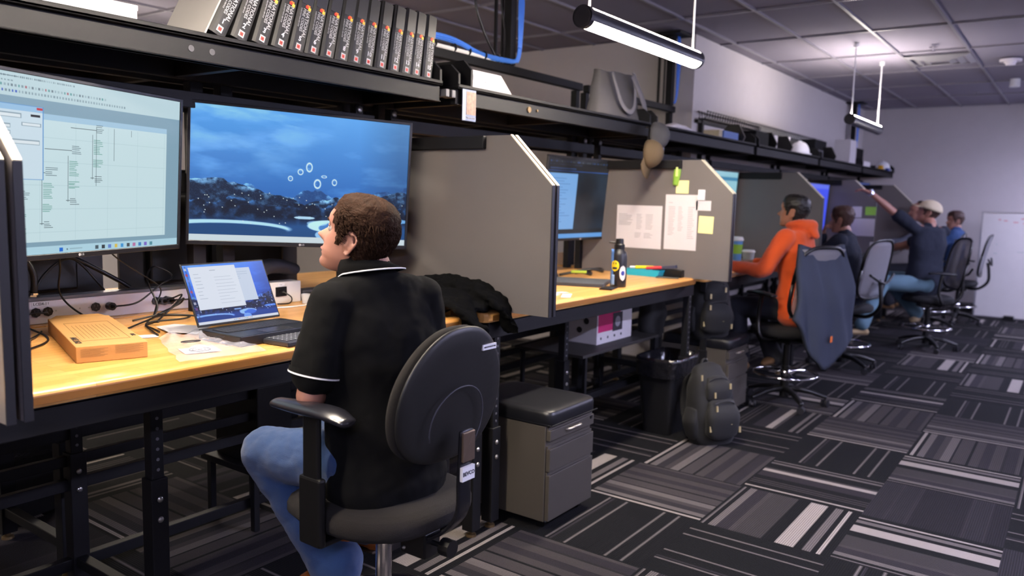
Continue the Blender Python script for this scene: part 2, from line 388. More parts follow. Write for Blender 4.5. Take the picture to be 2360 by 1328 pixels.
# ------------------------------------------------------------ benches
def holes(mb, x, y, z0, z1, step, ax='x', r=.006):
    z = z0
    while z < z1:
        mb.cyl((x, y, z), (x+.002, y, z), r, n=6) if ax == 'x' else mb.cyl((x, y, z), (x, y-.002, z), r, n=6)
        z += step
def workbench(label, y0, y1, dx=0, rails=True, group='black steel workbenches with butcher block tops'):
    """local frame: front edge at x=0, back at x=-.95, y 0..L"""
    L = y1-y0
    r = thing('workbench', label, 'workbench', (-2.107+dx, y0, 0), 0, group)
    # top with rounded front edge and front corners
    R = .016; prof = [(-.95, .976), (-.006, .976), (0, .984), (0, 1.02-R)]
    for k in range(1, 6):
        a = PI/2*k/5; prof.append((-R+R*math.cos(a), 1.02-R+R*math.sin(a)))
    prof += [(-.95, 1.02)]
    mb = MB(); n = len(prof); rings = []
    for y, ins in [(0, .045), (.006, .022), (.02, .006), (.045, 0)]+[(L-.045, 0), (L-.02, .006), (L-.006, .022), (L, .045)]:
        rings.append([V((max(x-ins, -.95) if x > -.5 else x, y, z)) for x, z in prof])
    mb.rings(rings); mb.build('tabletop', M_WOOD, r, local=True, smooth=False)
    MB().box((-.055, .03, .90), (-.012, L-.03, .975)).box((-.055, .03, .965), (-.012, L-.03, .976)).build('front_rail', M_BLK, r, bevel=.003, local=True)
    MB().box((-.93, .03, .90), (-.885, L-.03, .975)).build('rear_rail', M_BLK, r, bevel=.003, local=True)
    for yy in (.10, L/2, L-.14):
        MB().box((-.90, yy-.02, .93), (-.05, yy+.02, .975)).build('cross_rail', M_BLK, r, bevel=.002, local=True)
    def leg(x, yy, top=.92, ftop=.55):
        lg = MB(); lg.box((x-.022, yy-.022, ftop-.05), (x+.022, yy+.022, top)); lg.box((x-.03, yy-.03, .03), (x+.03, yy+.03, ftop))
        o = lg.build('leg', M_BLK, r, bevel=.003, local=True)
        f = MB().cyl((x, yy, .012), (x, yy, .032), .012, n=10).lathe([(.006, .016), (.023, .010), (.025, 0), (.001, 0)], (x, yy, 0), 20).build('levelling_foot', M_BRASS, o, local=True)
        for zz in (ftop-.07, ftop-.14): MB().sphere((x+.031, yy, zz), (.006, .011, .011), 10, 6).build('bolt', M_BOLT, o, local=True, smooth=True)
        h = MB(); holes(h, x+.022, yy, ftop+.03, top-.03, .035); h.build('peg_hole', M_BOLT if 0 else M_GREYDK, o, local=True)
        return o
    ym = 1.183 if L < 2.5 else L/2
    ym = min(ym, L*.55)
    leg(-.333, ym, .90, .58); leg(-.882, ym, .90, .55)
    leg(-.035, L+.11 if dx == 0 and y0 < .7 else .10, .93, .48); leg(-.882, .10, .90, .55)
    if y0 > .7 and L > 1.5: leg(-.035, L-.08, .93, .48); leg(-.882, L-.08, .90, .55)
    MB().box((-.882, ym-.02, .11), (-.333, ym+.02, .15)).build('floor_bar', M_BLK, r, bevel=.003, local=True)
    if rails: MB().box((-.90, .02, .10), (-.862, L, .145)).build('floor_rail', M_BLK, r, bevel=.003, local=True)
    for za, zb in ((.60, .645), (.50, .54), (.405, .45)) if rails else ():
        MB().box((-.905, .02, za), (-.875, L, zb)).build('rear_stretcher', M_BLK, r, bevel=.003, local=True)
    MB().box((-.90, .02, .29), (-.33, .06, .33)).box((-.34, .02, .29), (-.30, L, .33)).build('lower_frame', M_BLK, r, bevel=.003, local=True) if y0 > 2 else None
    return r
B_LAB = ['nearest black steel workbench, where the man in the black polo sits', 'black steel workbench with the water bottle and blue tray, second from the camera', 'black steel workbench where the person in the orange hoodie sits',
  'black steel workbench where the person in navy leans on a hand', 'black steel workbench behind the man reaching up in a cap', 'black steel workbench at the far wall']
B_Y = [(.20, 2.60), (2.75, 5.10), (5.25, 7.22), (7.36, 9.37), (9.5, 11.5), (11.64, 13.7)]
benches = [workbench(B_LAB[i], a, b) for i, (a, b) in enumerate(B_Y)]
R_LAB = ['workbench on the far side of the partition, behind the two big monitors', 'workbench on the far side behind the second booth', 'workbench on the far side, nearest the wall corner']
for i, (a, b) in enumerate([(.25, 2.6), (2.75, 5.05), (5.2, 6.85)]):
    r = workbench(R_LAB[i], a, b, rails=False, group='workbenches on the far side of the row')
    r.location = (-4.03, b, 0); r.rotation_euler = (0, 0, PI)

# ------------------------------------------------------------ booth dividers
D_Y = [.75, 2.90, 5.05, 7.2, 9.35, 11.5]
D_LAB = ['grey divider panel cut off by the left edge of the photo', 'large grey double divider panel right of the man in the black polo', 'grey divider panel with papers and sticky notes pinned on it',
  'grey divider panel behind the person in the orange hoodie', 'grey divider panel with a green note behind the person in navy', 'grey divider panel beside the far wall bench']
def divider(y, lab):
    r = thing('divider_panel', lab, 'divider', (-2.0, y, 1.0), 0, 'grey divider panels between the booths')
    for j, yy in enumerate((y-.026, y+.010)):
        poly = [(-2.98, 1.016), (-1.866, 1.016), (-1.866, 1.588), (-2.095, 1.808), (-2.98, 1.808)]
        o = MB().prism(poly, 1, yy, yy+.018).build('panel', M_GREYPANEL, r)
        MB().box((-1.867, yy-.001, 1.015), (-1.863, yy+.019, 1.588)).build('front_edge_band', M_EDGE, o)
        a = V((-1.864, yy+.009, 1.5895)); b = V((-2.093, yy+.009, 1.8095))
        MB().bar(a, b, .0185, .004, (0, 0, 1)).build('chamfer_edge', M_CREAM, o)
    MB().box((-2.226+0, y-.052, 1.748), (-2.98, y-.026, 1.806)).build('mounting_rail', M_BLK, r, bevel=.004)
    MB().box((-2.5, y-.012, 1.014), (-2.3, y+.012, 1.03)).build('mounting_foot', M_BLK, r)
    return r
dividers = [divider(y, l) for y, l in zip(D_Y, D_LAB)]

# ------------------------------------------------------------ overhead shelves
S_Y = [(.76, 2.885), (3.0, 5.09), (5.18, 7.25), (7.33, 9.40), (9.48, 11.55), (11.63, 13.70)]
S_LAB = ['overhead black steel shelf holding the numbered code binders', 'overhead shelf with the name card and grey tote bag', 'overhead shelf past the hanging caps', 'overhead shelf carrying the nearer white hard hat', 'overhead shelf with white boxes near the far wall', 'last overhead shelf with a hard hat at its far end']
def shelf(y0, y1, lab):
    r = thing('overhead_shelf', lab, 'shelf', (-2.5, y0, 2.0), 0, 'black steel overhead shelves')
    MB().box((-2.515, y0, 2.046), (-2.5, y1, 2.070)).box((-3.02, y0, 2.046), (-2.5, y1, 2.060)).build('tray', M_BLK, r, bevel=.004)
    MB().box((-2.555, y0, 1.972), (-2.52, y1, 2.045)).box((-2.56, y0, 1.972), (-2.512, y1, 1.978)).build('front_beam', M_BLK, r, bevel=.003)
    MB().box((-3.0, y0, 1.972), (-2.96, y1, 2.045)).build('back_beam', M_BLK, r, bevel=.003)
    MB().box((-2.99, y0, 1.86), (-2.95, y1, 1.925)).build('lower_beam', M_BLK, r, bevel=.003)
    for s, yy in ((1, y0+.01), (-1, y1-.01)):
        poly = [(-2.98, 2.06), (-2.505, 2.06), (-2.505, 2.12), (-2.555, 2.165), (-2.98, 2.165)]
        MB().prism(poly, 1, yy-.008, yy+.008).build('end_plate', M_BLK, r, bevel=.002)
    for yy in (y0+.05, (y0+y1)/2, y1-.05):
        MB().box((-2.97, yy-.018, 1.975), (-2.55, yy+.018, 2.04)).build('cross_arm', M_BLK, r, bevel=.002)
    for yy in (y1-.07,):
        MB().box((-3.03, yy-.025, 1.02), (-2.985, yy+.025, 2.16)).build('upright_post', M_BLK, r, bevel=.003)
    for yy in (y0+.06,):
        MB().box((-3.03, yy-.025, 1.02), (-2.985, yy+.025, 2.16)).build('upright_post', M_BLK, r, bevel=.003)
    for yy in (y0+.06, y1-.07): MB().sphere((-2.984, yy, 1.95), (.006, .018, .018), 12, 6).build('bolt', M_BOLT, r, smooth=True)
    return r
shelves = [shelf(a, b, l) for (a, b), l in zip(S_Y, S_LAB)]
for i in range(3):
    c = copy_tree(shelves[i]); a_, b_ = (S_Y[i][0], S_Y[i][1]) if i < 2 else (5.18, 6.9)
    c.location = (-3.62, S_Y[i][1], 2.0); c.rotation_euler = (0, 0, PI); c['label'] = ['overhead shelf on the far side, back to back with the binder shelf', 'overhead shelf on the far side behind the tote bag', 'overhead shelf on the far side by the wall corner'][i]
    if i == 2: c.location = (-3.62, 6.98, 2.0); c.scale = (1, .85, 1)
c = MB()
for yy in (1.60, 1.68): c.cyl((-2.519, yy, 2.012), (-2.5175, yy, 2.012), .011, n=16)
c.build('cap_plug', mat('grey_plug', '3a3a40', .6), shelves[0])
c = MB().cyl((-2.519, 3.62, 2.01), (-2.512, 3.62, 2.01), .016, n=18).cyl((-2.519, 3.70, 2.012), (-2.512, 3.70, 2.012), .007, n=10)
c.build('lock_hook', M_BRASS, shelves[1])
# stub brackets between the two first shelves
for i, yy in enumerate((2.92, 2.965)):
    MB().box((-2.56, yy-.013, 2.0), (-2.50, yy+.013, 2.036)).build('joint_bracket', mat('grey_bracket', '55555b', .5), shelves[1], bevel=.003)

# rear frame: posts and top rail over the centre line
def rear_frame(y0, y1, lab):
    r = thing('rear_frame', lab, 'metal frame', (-3.2, y0, 1.0), 0, 'black steel frames above the centre line')
    MB().box((-3.225, y0, 2.345), (-3.175, y1, 2.40)).build('top_rail', M_BLK, r, bevel=.004)
    for yy in (y0+.03, y1-.03):
        MB().box((-3.25, yy-.025, 1.0215), (-3.20, yy+.025, 2.345)).build('upright_post', M_BLK, r, bevel=.003)
    return r
rear_frame(.8, 2.95, 'black steel frame over the centre line behind the binders')
rear_frame(3.05, 5.28, 'black steel frame with blue cables lying on its top rail')
rear_frame(5.36, 6.95, 'black steel frame behind the grey tote bag by the wall corner')
# mounting posts behind the first pair of monitors
r = thing('monitor_mount', 'black steel mount with two posts behind the big monitors', 'monitor mount', (-3.03, 2.0, 1.02))
for yy in (1.93, 2.07):
    MB().box((-3.055, yy-.03, 1.02), (-3.005, yy+.03, 1.972)).build('post', M_BLK, r, bevel=.003)
MB().box((-3.05, 1.2, 1.52), (-3.01, 2.5, 1.60)).build('cross_plate', M_BLK, r, bevel=.003)
for y in (1.31, 2.293): MB().box((-3.02, y-.1, 1.49), (-2.84 if y > 2 else -2.80, y+.1, 1.66)).build('bracket', M_BLK, r, bevel=.003)
for i, y in enumerate((4.6, 6.6, 8.8, 10.9, 12.9)):
    r = thing('monitor_stand', ['black monitor stand behind the second booth monitor', 'black monitor stand in the orange hoodie booth', 'black monitor stand in the navy booth', 'black monitor stand in the cap wearer booth', 'black monitor stand in the last booth'][i], 'monitor stand', (-3.0, y, 1.02))
    MB().box((-3.02 if i != 2 else -2.55, y-.03, 1.021), (-2.97 if i != 2 else -2.50, y+.03, 1.58)).box((-2.99 if i != 2 else -2.52, y-.04, 1.46), ((-2.86, -2.67, -2.41, -2.85, -2.85)[i], y+.04, 1.56)).build('post', M_BLK, r, bevel=.003)

# ------------------------------------------------------------ screens painted as coloured meshes
def fbm(x, y, oct=4, seed=0):
    rng = np.random.RandomState(seed); s = 0; a = 1; tot = 0
    for o in range(oct):
        n = 64; g = rng.rand(n+1, n+1); xx = (x*2**o) % n; yy = (y*2**o) % n
        i = np.minimum(xx.astype(int), n-1); j = np.minimum(yy.astype(int), n-1); fx = xx-i; fy = yy-j; fx = fx*fx*(3-2*fx); fy = fy*fy*(3-2*fy)
        v = g[j, i]*(1-fx)*(1-fy)+g[j, i+1]*fx*(1-fy)+g[j+1, i]*(1-fx)*fy+g[j+1, i+1]*fx*fy
        s = s+a*v; tot += a; a *= .5
    return s/tot
class Canvas:
    def __init__(s, w, h, c): s.w, s.h = w, h; s.a = np.zeros((h, w, 3)); s.a[:] = hexc(c)
    def rect(s, x0, y0, x1, y1, c, k=1):
        x0, x1 = int(round(x0*s.w)), max(int(round(x1*s.w)), int(round(x0*s.w))+1); y0, y1 = int(round(y0*s.h)), max(int(round(y1*s.h)), int(round(y0*s.h))+1)
        s.a[y0:y1, x0:x1] = s.a[y0:y1, x0:x1]*(1-k)+hexc(c)*k
    def lines(s, x0, y0, x1, y1, n, c, k=.6, seed=1):
        rng = random.Random(seed)
        for i in range(n):
            y = y0+(y1-y0)*(i+.5)/n; s.rect(x0, y, x0+(x1-x0)*rng.uniform(.5, 1), y+.001, c, k)
    def icons(s, x0, y0, n, dx, sz, seed=1, cols=('3a66c8', '7a8a96', 'c84a3a', '3c8c6a', '444c58')):
        rng = random.Random(seed)
        for i in range(n): s.rect(x0+i*dx, y0, x0+i*dx+sz, y0+sz*1.7, rng.choice(cols), .75)
def hexc(c): return np.array([int(c[i:i+2], 16)/255 for i in (0, 2, 4)])
def wallpaper(w, h):
    Y, X = np.mgrid[0:h, 0:w]; x = X/w*1.0; y = Y/h
    A = np.zeros((h, w, 3)); top = hexc('5e93c8'); mid = hexc('2f5f9c'); t = np.clip(y/.62, 0, 1)[..., None]
    A[:] = top*(1-t)+mid*t
    cl = fbm(x*5+y*3, y*9-x*2, 5, 3); edge = np.clip((.62-x+.25*(.4-y))*3, 0, 1); m = np.clip((cl-.42)*2.6, 0, 1)*edge*np.clip(1-y*1.7, 0, 1)
    A = A*(1-m[..., None]*.8)+hexc('a9cbe8')*m[..., None]*.8
    m2 = np.clip((fbm(x*7, y*14+4, 4, 9)-.5)*1.6, 0, .5)[..., None]; A = A*(1-m2)+hexc('6f9fd4')*m2
    darkr = np.clip((x-.75)*2, 0, .4)[..., None]; A *= 1-darkr*.5
    # ridges
    for base, amp, fr, seed, c1, c2 in ((.60, .10, 4, 5, '20406e', '6a9ac8'), (.585, .11, 3.1, 11, '0c1c33', '8ab4dc'), (.70, .07, 6, 17, '081426', '3a6496')):
        ln = base+amp*(fbm(x[0:1]*fr*2, x[0:1]*0, 4, seed)-.5)*2 + (0.06*np.clip(x[0:1]*2-.2, 0, 1) if seed == 11 else 0) - (.05*np.clip(x[0:1]*3-1.9, 0, 1) if seed == 5 else 0)
        ins = (y > ln) & (y < .88); n = fbm(x*34, y*30, 4, seed+1); sp = np.random.RandomState(seed).rand(h, w)
        rim = np.clip(1-(y-ln)/.045, 0, 1)*np.clip((n-.35)*3, 0, 1); v = np.clip((n-.45)*2.2, 0, 1)*.55+rim*.8+(sp > .93)*.25
        c = hexc(c1)*(1-v[..., None])+hexc(c2)*v[..., None]; A[ins] = np.clip(c, 0, 1)[ins]
    # pools
    def ell(cx, cy, rx, ry, c, k):
        d = ((x-cx)/rx)**2+((y-cy)/ry)**2; m = np.clip((1-d)*6, 0, 1)[..., None]*k; A[:] = A*(1-m)+hexc(c)*m
    low = np.clip((y-.80)*14, 0, 1)[..., None]; A[:] = A*(1-low)+(hexc('16345e')*(1-y[..., None])*2+hexc('2c5c94')*y[..., None]*.7)*low
    ell(.15, .895, .30, .060, 'c4dcf0', .85); ell(.17, .915, .27, .055, '1c4068', 1); ell(.62, .86, .11, .05, 'c9dcf0', .9); ell(.645, .875, .08, .045, '2e5e98', .8); ell(.56, .84, .05, .02, 'b8d4ee', .6); ell(.60, .93, .05, .04, 'bcd6ee', .7); ell(.50, .80, .05, .012, 'cfe2f4', .8); ell(.93, .80, .09, .02, '7fb0de', .8)
    # bright crystals
    for cx, cy, rx, ry in ((.515, .405, .016, .04), (.475, .445, .014, .025), (.43, .50, .012, .022), (.555, .53, .018, .04), (.585, .47, .014, .012), (.635, .51, .013, .028)):
        d = np.sqrt(((x-cx)/rx)**2+((y-cy)/ry)**2); m = (np.clip(1-abs(d-.8)*4, 0, 1)*.95+np.clip(1-d, 0, 1)*.25*(fbm(x*90, y*60, 2, 3) > .5))[..., None]; m = np.clip(m, 0, 1); A[:] = A*(1-m)+hexc('f2f8ff')*m
    rng = random.Random(4)
    for i in range(60):
        cx, cy = rng.uniform(.02, .98), rng.uniform(.62, .86); X0, Y0 = int(cx*w), int(cy*h); A[Y0:Y0+2, X0:X0+2] = hexc('d8ecff')
    A = np.clip(A*np.array([1.1, 1.22, 1.28]), 0, 1)
    A[int(.955*h):] = hexc('d6e6ee')
    return A
def screen(name, A, cx, r, u, n, w, h, parent):
    """A: image rows top to bottom (display colours); cx = centre"""
    H, W = A.shape[:2]; cx = V(cx); A = np.where(A <= .04045, A/12.92, ((A+.055)/1.055)**2.4)
    off = V((0, 0, 0)); p = parent
    while p is not None: off += p.location; p = p.parent
    o = np.array(cx-off); jj, ii = np.mgrid[0:H, 0:W]
    P = o[None, None]+np.array(r)[None, None]*((ii/(W-1)-.5)*w)[..., None]-np.array(u)[None, None]*((jj/(H-1)-.5)*h)[..., None]
    me = bpy.data.meshes.new(name); q = (jj[:-1, :-1]*W+ii[:-1, :-1]).ravel(); F = np.stack([q, q+W, q+W+1, q+1], 1)
    me.from_pydata(P.reshape(-1, 3), [], F.tolist())
    at = me.color_attributes.new('Col', 'FLOAT_COLOR', 'POINT'); at.data.foreach_set('color', np.concatenate([A.reshape(-1, 3), np.ones((H*W, 1))], 1).ravel().astype(np.float32))
    me.materials.append(M_SCREEN); ob = bpy.data.objects.new(name, me); col.objects.link(ob); ob.parent = parent; return ob
def basis(yaw, tilt, roll=0):
    n = V((math.cos(yaw)*math.cos(tilt), math.sin(yaw)*math.cos(tilt), math.sin(tilt))); r = V((-math.sin(yaw), math.cos(yaw), 0)); u = n.cross(r)
    return r*math.cos(roll)+u*math.sin(roll), u*math.cos(roll)-r*math.sin(roll), n
M_BEZEL = mat('monitor_bezel', '17171b', .3)
def monitor(lab, c, yaw, tilt, roll, w, h, A, group='wide monitors in the booths', logo=True, bez=.012, tb=.018):
    r, u, n = basis(yaw, tilt, roll); c = V(c); root = thing('monitor', lab, 'monitor', c, 0, group)
    M = Matrix((r, u, n)).transposed().to_4x4(); M.translation = c
    mb = MB(); W2, H2 = w/2, h/2
    mb.box((-W2, -H2, -.012), (W2, H2, -.003), M)
    mb.box((-W2, -H2, -.003), (-W2+bez, H2, .004), M).box((W2-bez, -H2, -.003), (W2, H2, .004), M).box((-W2, H2-bez, -.003), (W2, H2, .004), M).box((-W2, -H2, -.003), (W2, -H2+tb, .004), M)
    mb.build('housing', M_BEZEL, root, bevel=.002)
    MB().box((-W2*.75, -H2*.8, -.05), (W2*.75, H2*.6, -.012), M).build('rear_cover', M_BLK2, root, bevel=.01)
    if A is not None:
        screen('screen', A, c+u*((tb-bez)/2)-n*.0015, r, u, n, w-2*bez, h-bez-tb, root)
    if logo:
        text('LG', .011, c-u*(H2-tb*.5)+n*.0045-r*.004, r, u, mat('logo_grey', '9a9aa0', .4), root, 'maker_logo', 'CENTER')
        MB().cyl(c-u*(H2-tb*.5)+n*.0042-r*.017, c-u*(H2-tb*.5)+n*.0048-r*.017, .005, n=14).build('logo_disc', mat('logo_grey', '9a9aa0', .4), root)
    return root
def cad_screen(w, h):
    # the visible part of the photo shows the right 80 percent of this screen
    c = Canvas(w, h, '8fb0c0')
    c.rect(0, 0, 1, .125, 'c4dfe6'); c.lines(.0, .012, .42, .03, 1, '34505c', .7); 
    rng = random.Random(5)
    for i in range(70):
        x = .02+i*.0075; c.rect(x, .016, x+rng.uniform(.002, .006), .026, '4c6670', .55) if x < .46 else None
    for i in range(22):
        x = .02+i*.012; c.rect(x, .042, x+.007, .05, '4c6670', .5) if x < .22 else None
    for i in range(46): c.rect(.02+i*.0128, .064, .027+i*.0128, .078, rng.choice(['3c8c8a', '6a828c', '9ab4bc', 'a8404a', '4a5c68', '88a4ae']), .65)
    for i in range(56): c.rect(.02+i*.0122, .094, .0265+i*.0122, .108, rng.choice(['2a4cc0', '6a828c', '2a4cc0', '8aa4ae', '4c6a80']) if i < 20 else rng.choice(['7a949e', '8aa4ae']), .75)
    c.rect(0, .125, 1, .955, '86a9bc'); c.rect(0, .20, .925, .235, 'a9cfe8'); c.rect(0, .235, .925, .925, 'cfe9ef')
    for i in range(5): c.rect(0, .33+i*.135, .92, .332+i*.135, 'b0cdd6', .5)
    for i in range(5): c.rect(.32+i*.148, .24, .321+i*.148, .92, 'b0cdd6', .5)
    # circuit tree
    teal, dk, blu = '2c8a72', '1f2f38', '2a4ab8'
    for k in range(6):
        x = .115+k*.108; y = .80-k*.135
        if y < .22: continue
        c.rect(x-.10, y, x+.012, y+.003, dk, .9); c.lines(x+.012, y-.035, x+.062, y+.02, 5, '2c4450', .75, k)
        c.rect(x-.005, y+.03, x-.0035, min(y+.30, .9), dk, .8); c.lines(x+.002, y+.055, x+.048, y+.15, 9, teal, .8, k+9); c.lines(x-.0, y+.175, x+.046, y+.225, 5, teal, .8, k+19)
        if y+.30 < .9: c.rect(x-.012, y+.29, x+.005, y+.293, dk, .9); c.lines(x+.006, y+.275, x+.048, y+.32, 4, blu if k == 1 else dk, .75, k+29)
    for k in range(3):
        x = .56+k*.085; c.rect(x, .24, x+.0015, .28+.16*(2-k), dk, .7)
    # dialog
    c.rect(0, .165, .335, .575, '5a9ad8'); c.rect(0, .17, .331, .20, '9cc8ec'); c.rect(0, .20, .331, .57, 'd3e8f4'); c.rect(.308, .172, .331, .188, 'c8303c'); c.rect(.285, .215, .322, .228, '101820')
    for (a, b, d, e) in ((.02, .215, .25, .24), (.25, .26, .325, .28), (.15, .275, .21, .297), (.15, .31, .21, .33), (.06, .355, .32, .38), (.0, .41, .06, .43)):
        c.rect(a, b, d, e, '7f98a6', .8); c.rect(a+.003, b+.004, d-.003, e-.004, 'e6f2f8', 1)
    for i, y in enumerate((.45, .48, .51, .54)): c.lines(.03, y, .2, y+.01, 1, '3c5460', .8, i)
    c.rect(0, .955, 1, 1, 'b5dcec'); c.rect(.40, .967, .416, .99, '1f70d8'); c.rect(.43, .973, .437, .984, '3c5464', .7); c.rect(.445, .974, .50, .981, '8aa8b4', .6)
    for i, cc in enumerate(('3c4a54', '20242a', '5a7ad0', 'e8c23c', '2a90d8', '3c4046', 'c06aa0', '3a7ac0', '7a5ac8', '4a8a9a')): c.rect(.56+i*.031, .966, .575+i*.031, .99, cc, .85)
    return c.a
def dark_app(w, h):
    c = Canvas(w, h, '233140'); c.rect(0, 0, 1, .16, '2f2f33')
    c.icons(.03, .045, 34, .022, .009, 3, ('5a8ae0', '8a98a8', '4a5a70')); c.icons(.03, .085, 20, .02, .006, 4, ('5a8ae0', '6a7888')); c.rect(.03, .125, .35, .14, '4a7ad0', .6)
    c.rect(0, .16, 1, .165, '3a6ac0'); Y, X = np.mgrid[0:h, 0:w]; g = np.clip(.5+fbm(X/w*4, Y/h*3, 3, 2), 0, 1.4)[..., None]; c.a = c.a*g*.9
    c.rect(.0, .19, .38, .88, '7fb4ee'); c.lines(.04, .23, .34, .80, 16, '4a7ab8', .6, 7); c.rect(.90, .16, .925, .9, '5aa0f0'); c.rect(.93, .16, 1, .9, '1e222a')
    c.icons(.94, .2, 1, .02, .02, 1); c.rect(0, .94, 1, 1, '6aa8ec'); c.rect(0, .88, 1, .94, '20262e')
    return c.a
monitor('big monitor on the left showing a pale circuit diagram program', (-2.694, 1.3105, 1.5896), .3596, -.0546, 0, .967, .575, cad_screen(520, 300))
monitor('big monitor behind the man showing a blue night landscape wallpaper', (-2.7673, 2.293, 1.5867), -.4333, -.0216, -.034, .967, .585, wallpaper(560, 340))
monitor('second booth monitor showing a dark application, seen past the big divider', (-2.8126, 4.7515, 1.5293), -.0349, -.0829, 0, .967, .564, dark_app(200, 120))
def flat_screen(w, h, cols):
    c = Canvas(w, h, cols[0])
    for i, (a, b, d, e, q) in enumerate(cols[1:]): c.rect(a, b, d, e, q)
    return c.a
monitor('monitor with a pale cyan page in the orange hoodie booth', (-2.62, 6.62, 1.53), -.02, -.06, 0, .967, .564, flat_screen(90, 54, ['9fd4e4', (0, .1, 1, .14, '4a90b8'), (0, .38, 1, .46, '1c5c90'), (.6, .6, .66, .68, '4a90b8'), (.8, .6, .86, .68, '4a90b8')]))
monitor('monitor glowing deep blue in the navy booth', (-2.36, 8.80, 1.485), 0, -.06, 0, .967, .55, flat_screen(60, 40, ['4a5cff', (0, 0, 1, .1, '6a7cff')]))
monitor('distant monitor above the cap wearer', (-2.80, 10.9, 1.56), .0, -.06, 0, .967, .564, flat_screen(60, 40, ['3a4cc0', (.1, .1, .5, .5, '8ab0e0')]))
monitor('distant monitor near the far wall', (-2.80, 12.9, 1.6), .0, -.06, 0, .967, .564, flat_screen(60, 40, ['34488c', (.1, .1, .5, .5, '6a90c0')]))
monitor('monitor facing the far side, seen from behind under the big left monitor', (-3.36, 1.22, 1.34), PI, 0, 0, .95, .56, None, 'monitors facing the far side', False)
monitor('monitor facing the far side, seen from behind above the laptop', (-3.36, 2.24, 1.34), PI, 0, 0, .95, .56, None, 'monitors facing the far side', False)
for y, lb in ((1.25, 'stand of the left rear facing monitor'), (2.2, 'stand of the right rear facing monitor')):
    r = thing('monitor_stand', lb+', on the far side bench', 'monitor stand', (-3.33, y, 1.02))
    MB().cyl((-3.33, y, 1.02), (-3.33, y, 1.028), .11, n=24).box((-3.33, y-.025, 1.02), (-3.29, y+.025, 1.3)).build('stand_foot', M_BLK2, r)

# ------------------------------------------------------------ nearest desk
Z = 1.0205
r = thing('power_raceway', 'long grey power raceway with black outlets on the back of the nearest bench', 'power strip', (-3.12, .62, Z))
MB().box((-3.19, .62, Z), (-3.13, 2.10, Z+.092)).build('housing', M_GREYMETAL, r, bevel=.004)
MB().box((-3.192, .62, Z+.086), (-3.126, 2.10, Z+.10)).build('lid', M_GREYDK, r, bevel=.003)
def outlet(y, par, x=-3.13, z=Z+.045):
    o = MB().cyl((x-.002, y, z), (x+.006, y, z), .018, n=8).build('outlet', mat('outlet_black', '0f0f12', .35), par)
    b = MB()
    for s in (-1, 1): b.box((x+.0062, y+s*.006-.001, z+.001), (x+.0068, y+s*.006+.001, z+.009))
    b.cyl((x+.0062, y, z-.007), (x+.0068, y, z-.007), .0025, n=8); b.build('slot', M_GREYDK, o)
for y in (1.33, 1.372, 1.55, 1.80, 1.845): outlet(y, r)
for y in (1.30, 1.402, 1.525, 1.49): MB().cyl((-3.131, y, Z+.045), (-3.1285, y, Z+.045), .003, n=8).build('screw', M_BOLT, r)
MB().box((-3.13, 1.318, Z+.067), (-3.1285, 1.378, Z+.084)).build('label_tape', M_WHITE, r)
text('LCEI4-11', .015, (-3.1282, 1.322, Z+.0755), (0, 1, 0), (0, 0, 1), M_INK, r)
cn = MB().cyl((-3.16, 1.34, Z+.09), (-3.16, 1.34, Z+.115), .016, n=12).cyl((-3.16, 1.34, Z+.10), (-3.16, 1.34, Z+.108), .020, n=6).build('conduit_connector', M_CHROME, r)
cn = MB().tube([(-3.16, 1.34, Z+.112), (-3.16, 1.34, Z+.19), (-3.17, 1.30, Z+.25), (-3.2, 1.22, Z+.24), (-3.2, 1.12, Z+.12), (-3.22, 1.05, Z+.03)], .012, 10).build('conduit', M_CABLE, r, smooth=True)
r = thing('power_box', 'short grey power box with a black socket right of the laptop', 'power strip', (-2.98, 2.3, Z))
MB().box((-3.05, 2.245, Z), (-2.97, 2.43, Z+.10)).build('housing', mat('light_grey_metal', 'd8d4d0', .4), r, bevel=.004)
MB().box((-2.971, 2.285, Z+.035), (-2.966, 2.345, Z+.078)).build('socket_plate', M_BLK2, r); MB().box((-2.967, 2.30, Z+.05), (-2.9655, 2.33, Z+.064)).build('socket', M_CHROME, r)
MB().box((-2.971, 2.30, Z+.082), (-2.968, 2.335, Z+.094)).build('label_tape', M_WHITE, r); text('11-2', .008, (-2.9678, 2.305, Z+.088), (0, 1, 0), (0, 0, 1), M_INK, r)
MB().tube([(-2.966, 2.325, Z+.055), (-2.94, 2.35, Z+.03), (-2.94, 2.34, Z+.004), (-2.95, 2.28, Z+.004)], .003, 8).build('cord', M_CABLE, r)
r = thing('laptop_adapter', 'black power brick beside the grey power box', 'power adapter', (-2.98, 2.5, Z)); MB().box((-3.05, 2.45, Z), (-2.97, 2.60, Z+.035)).build('brick', M_BLK2, r, bevel=.006); MB().box((-3.06, 2.45, Z+.036), (-2.98, 2.66, Z+.05)).build('cover', M_GREYDK, r, bevel=.003)
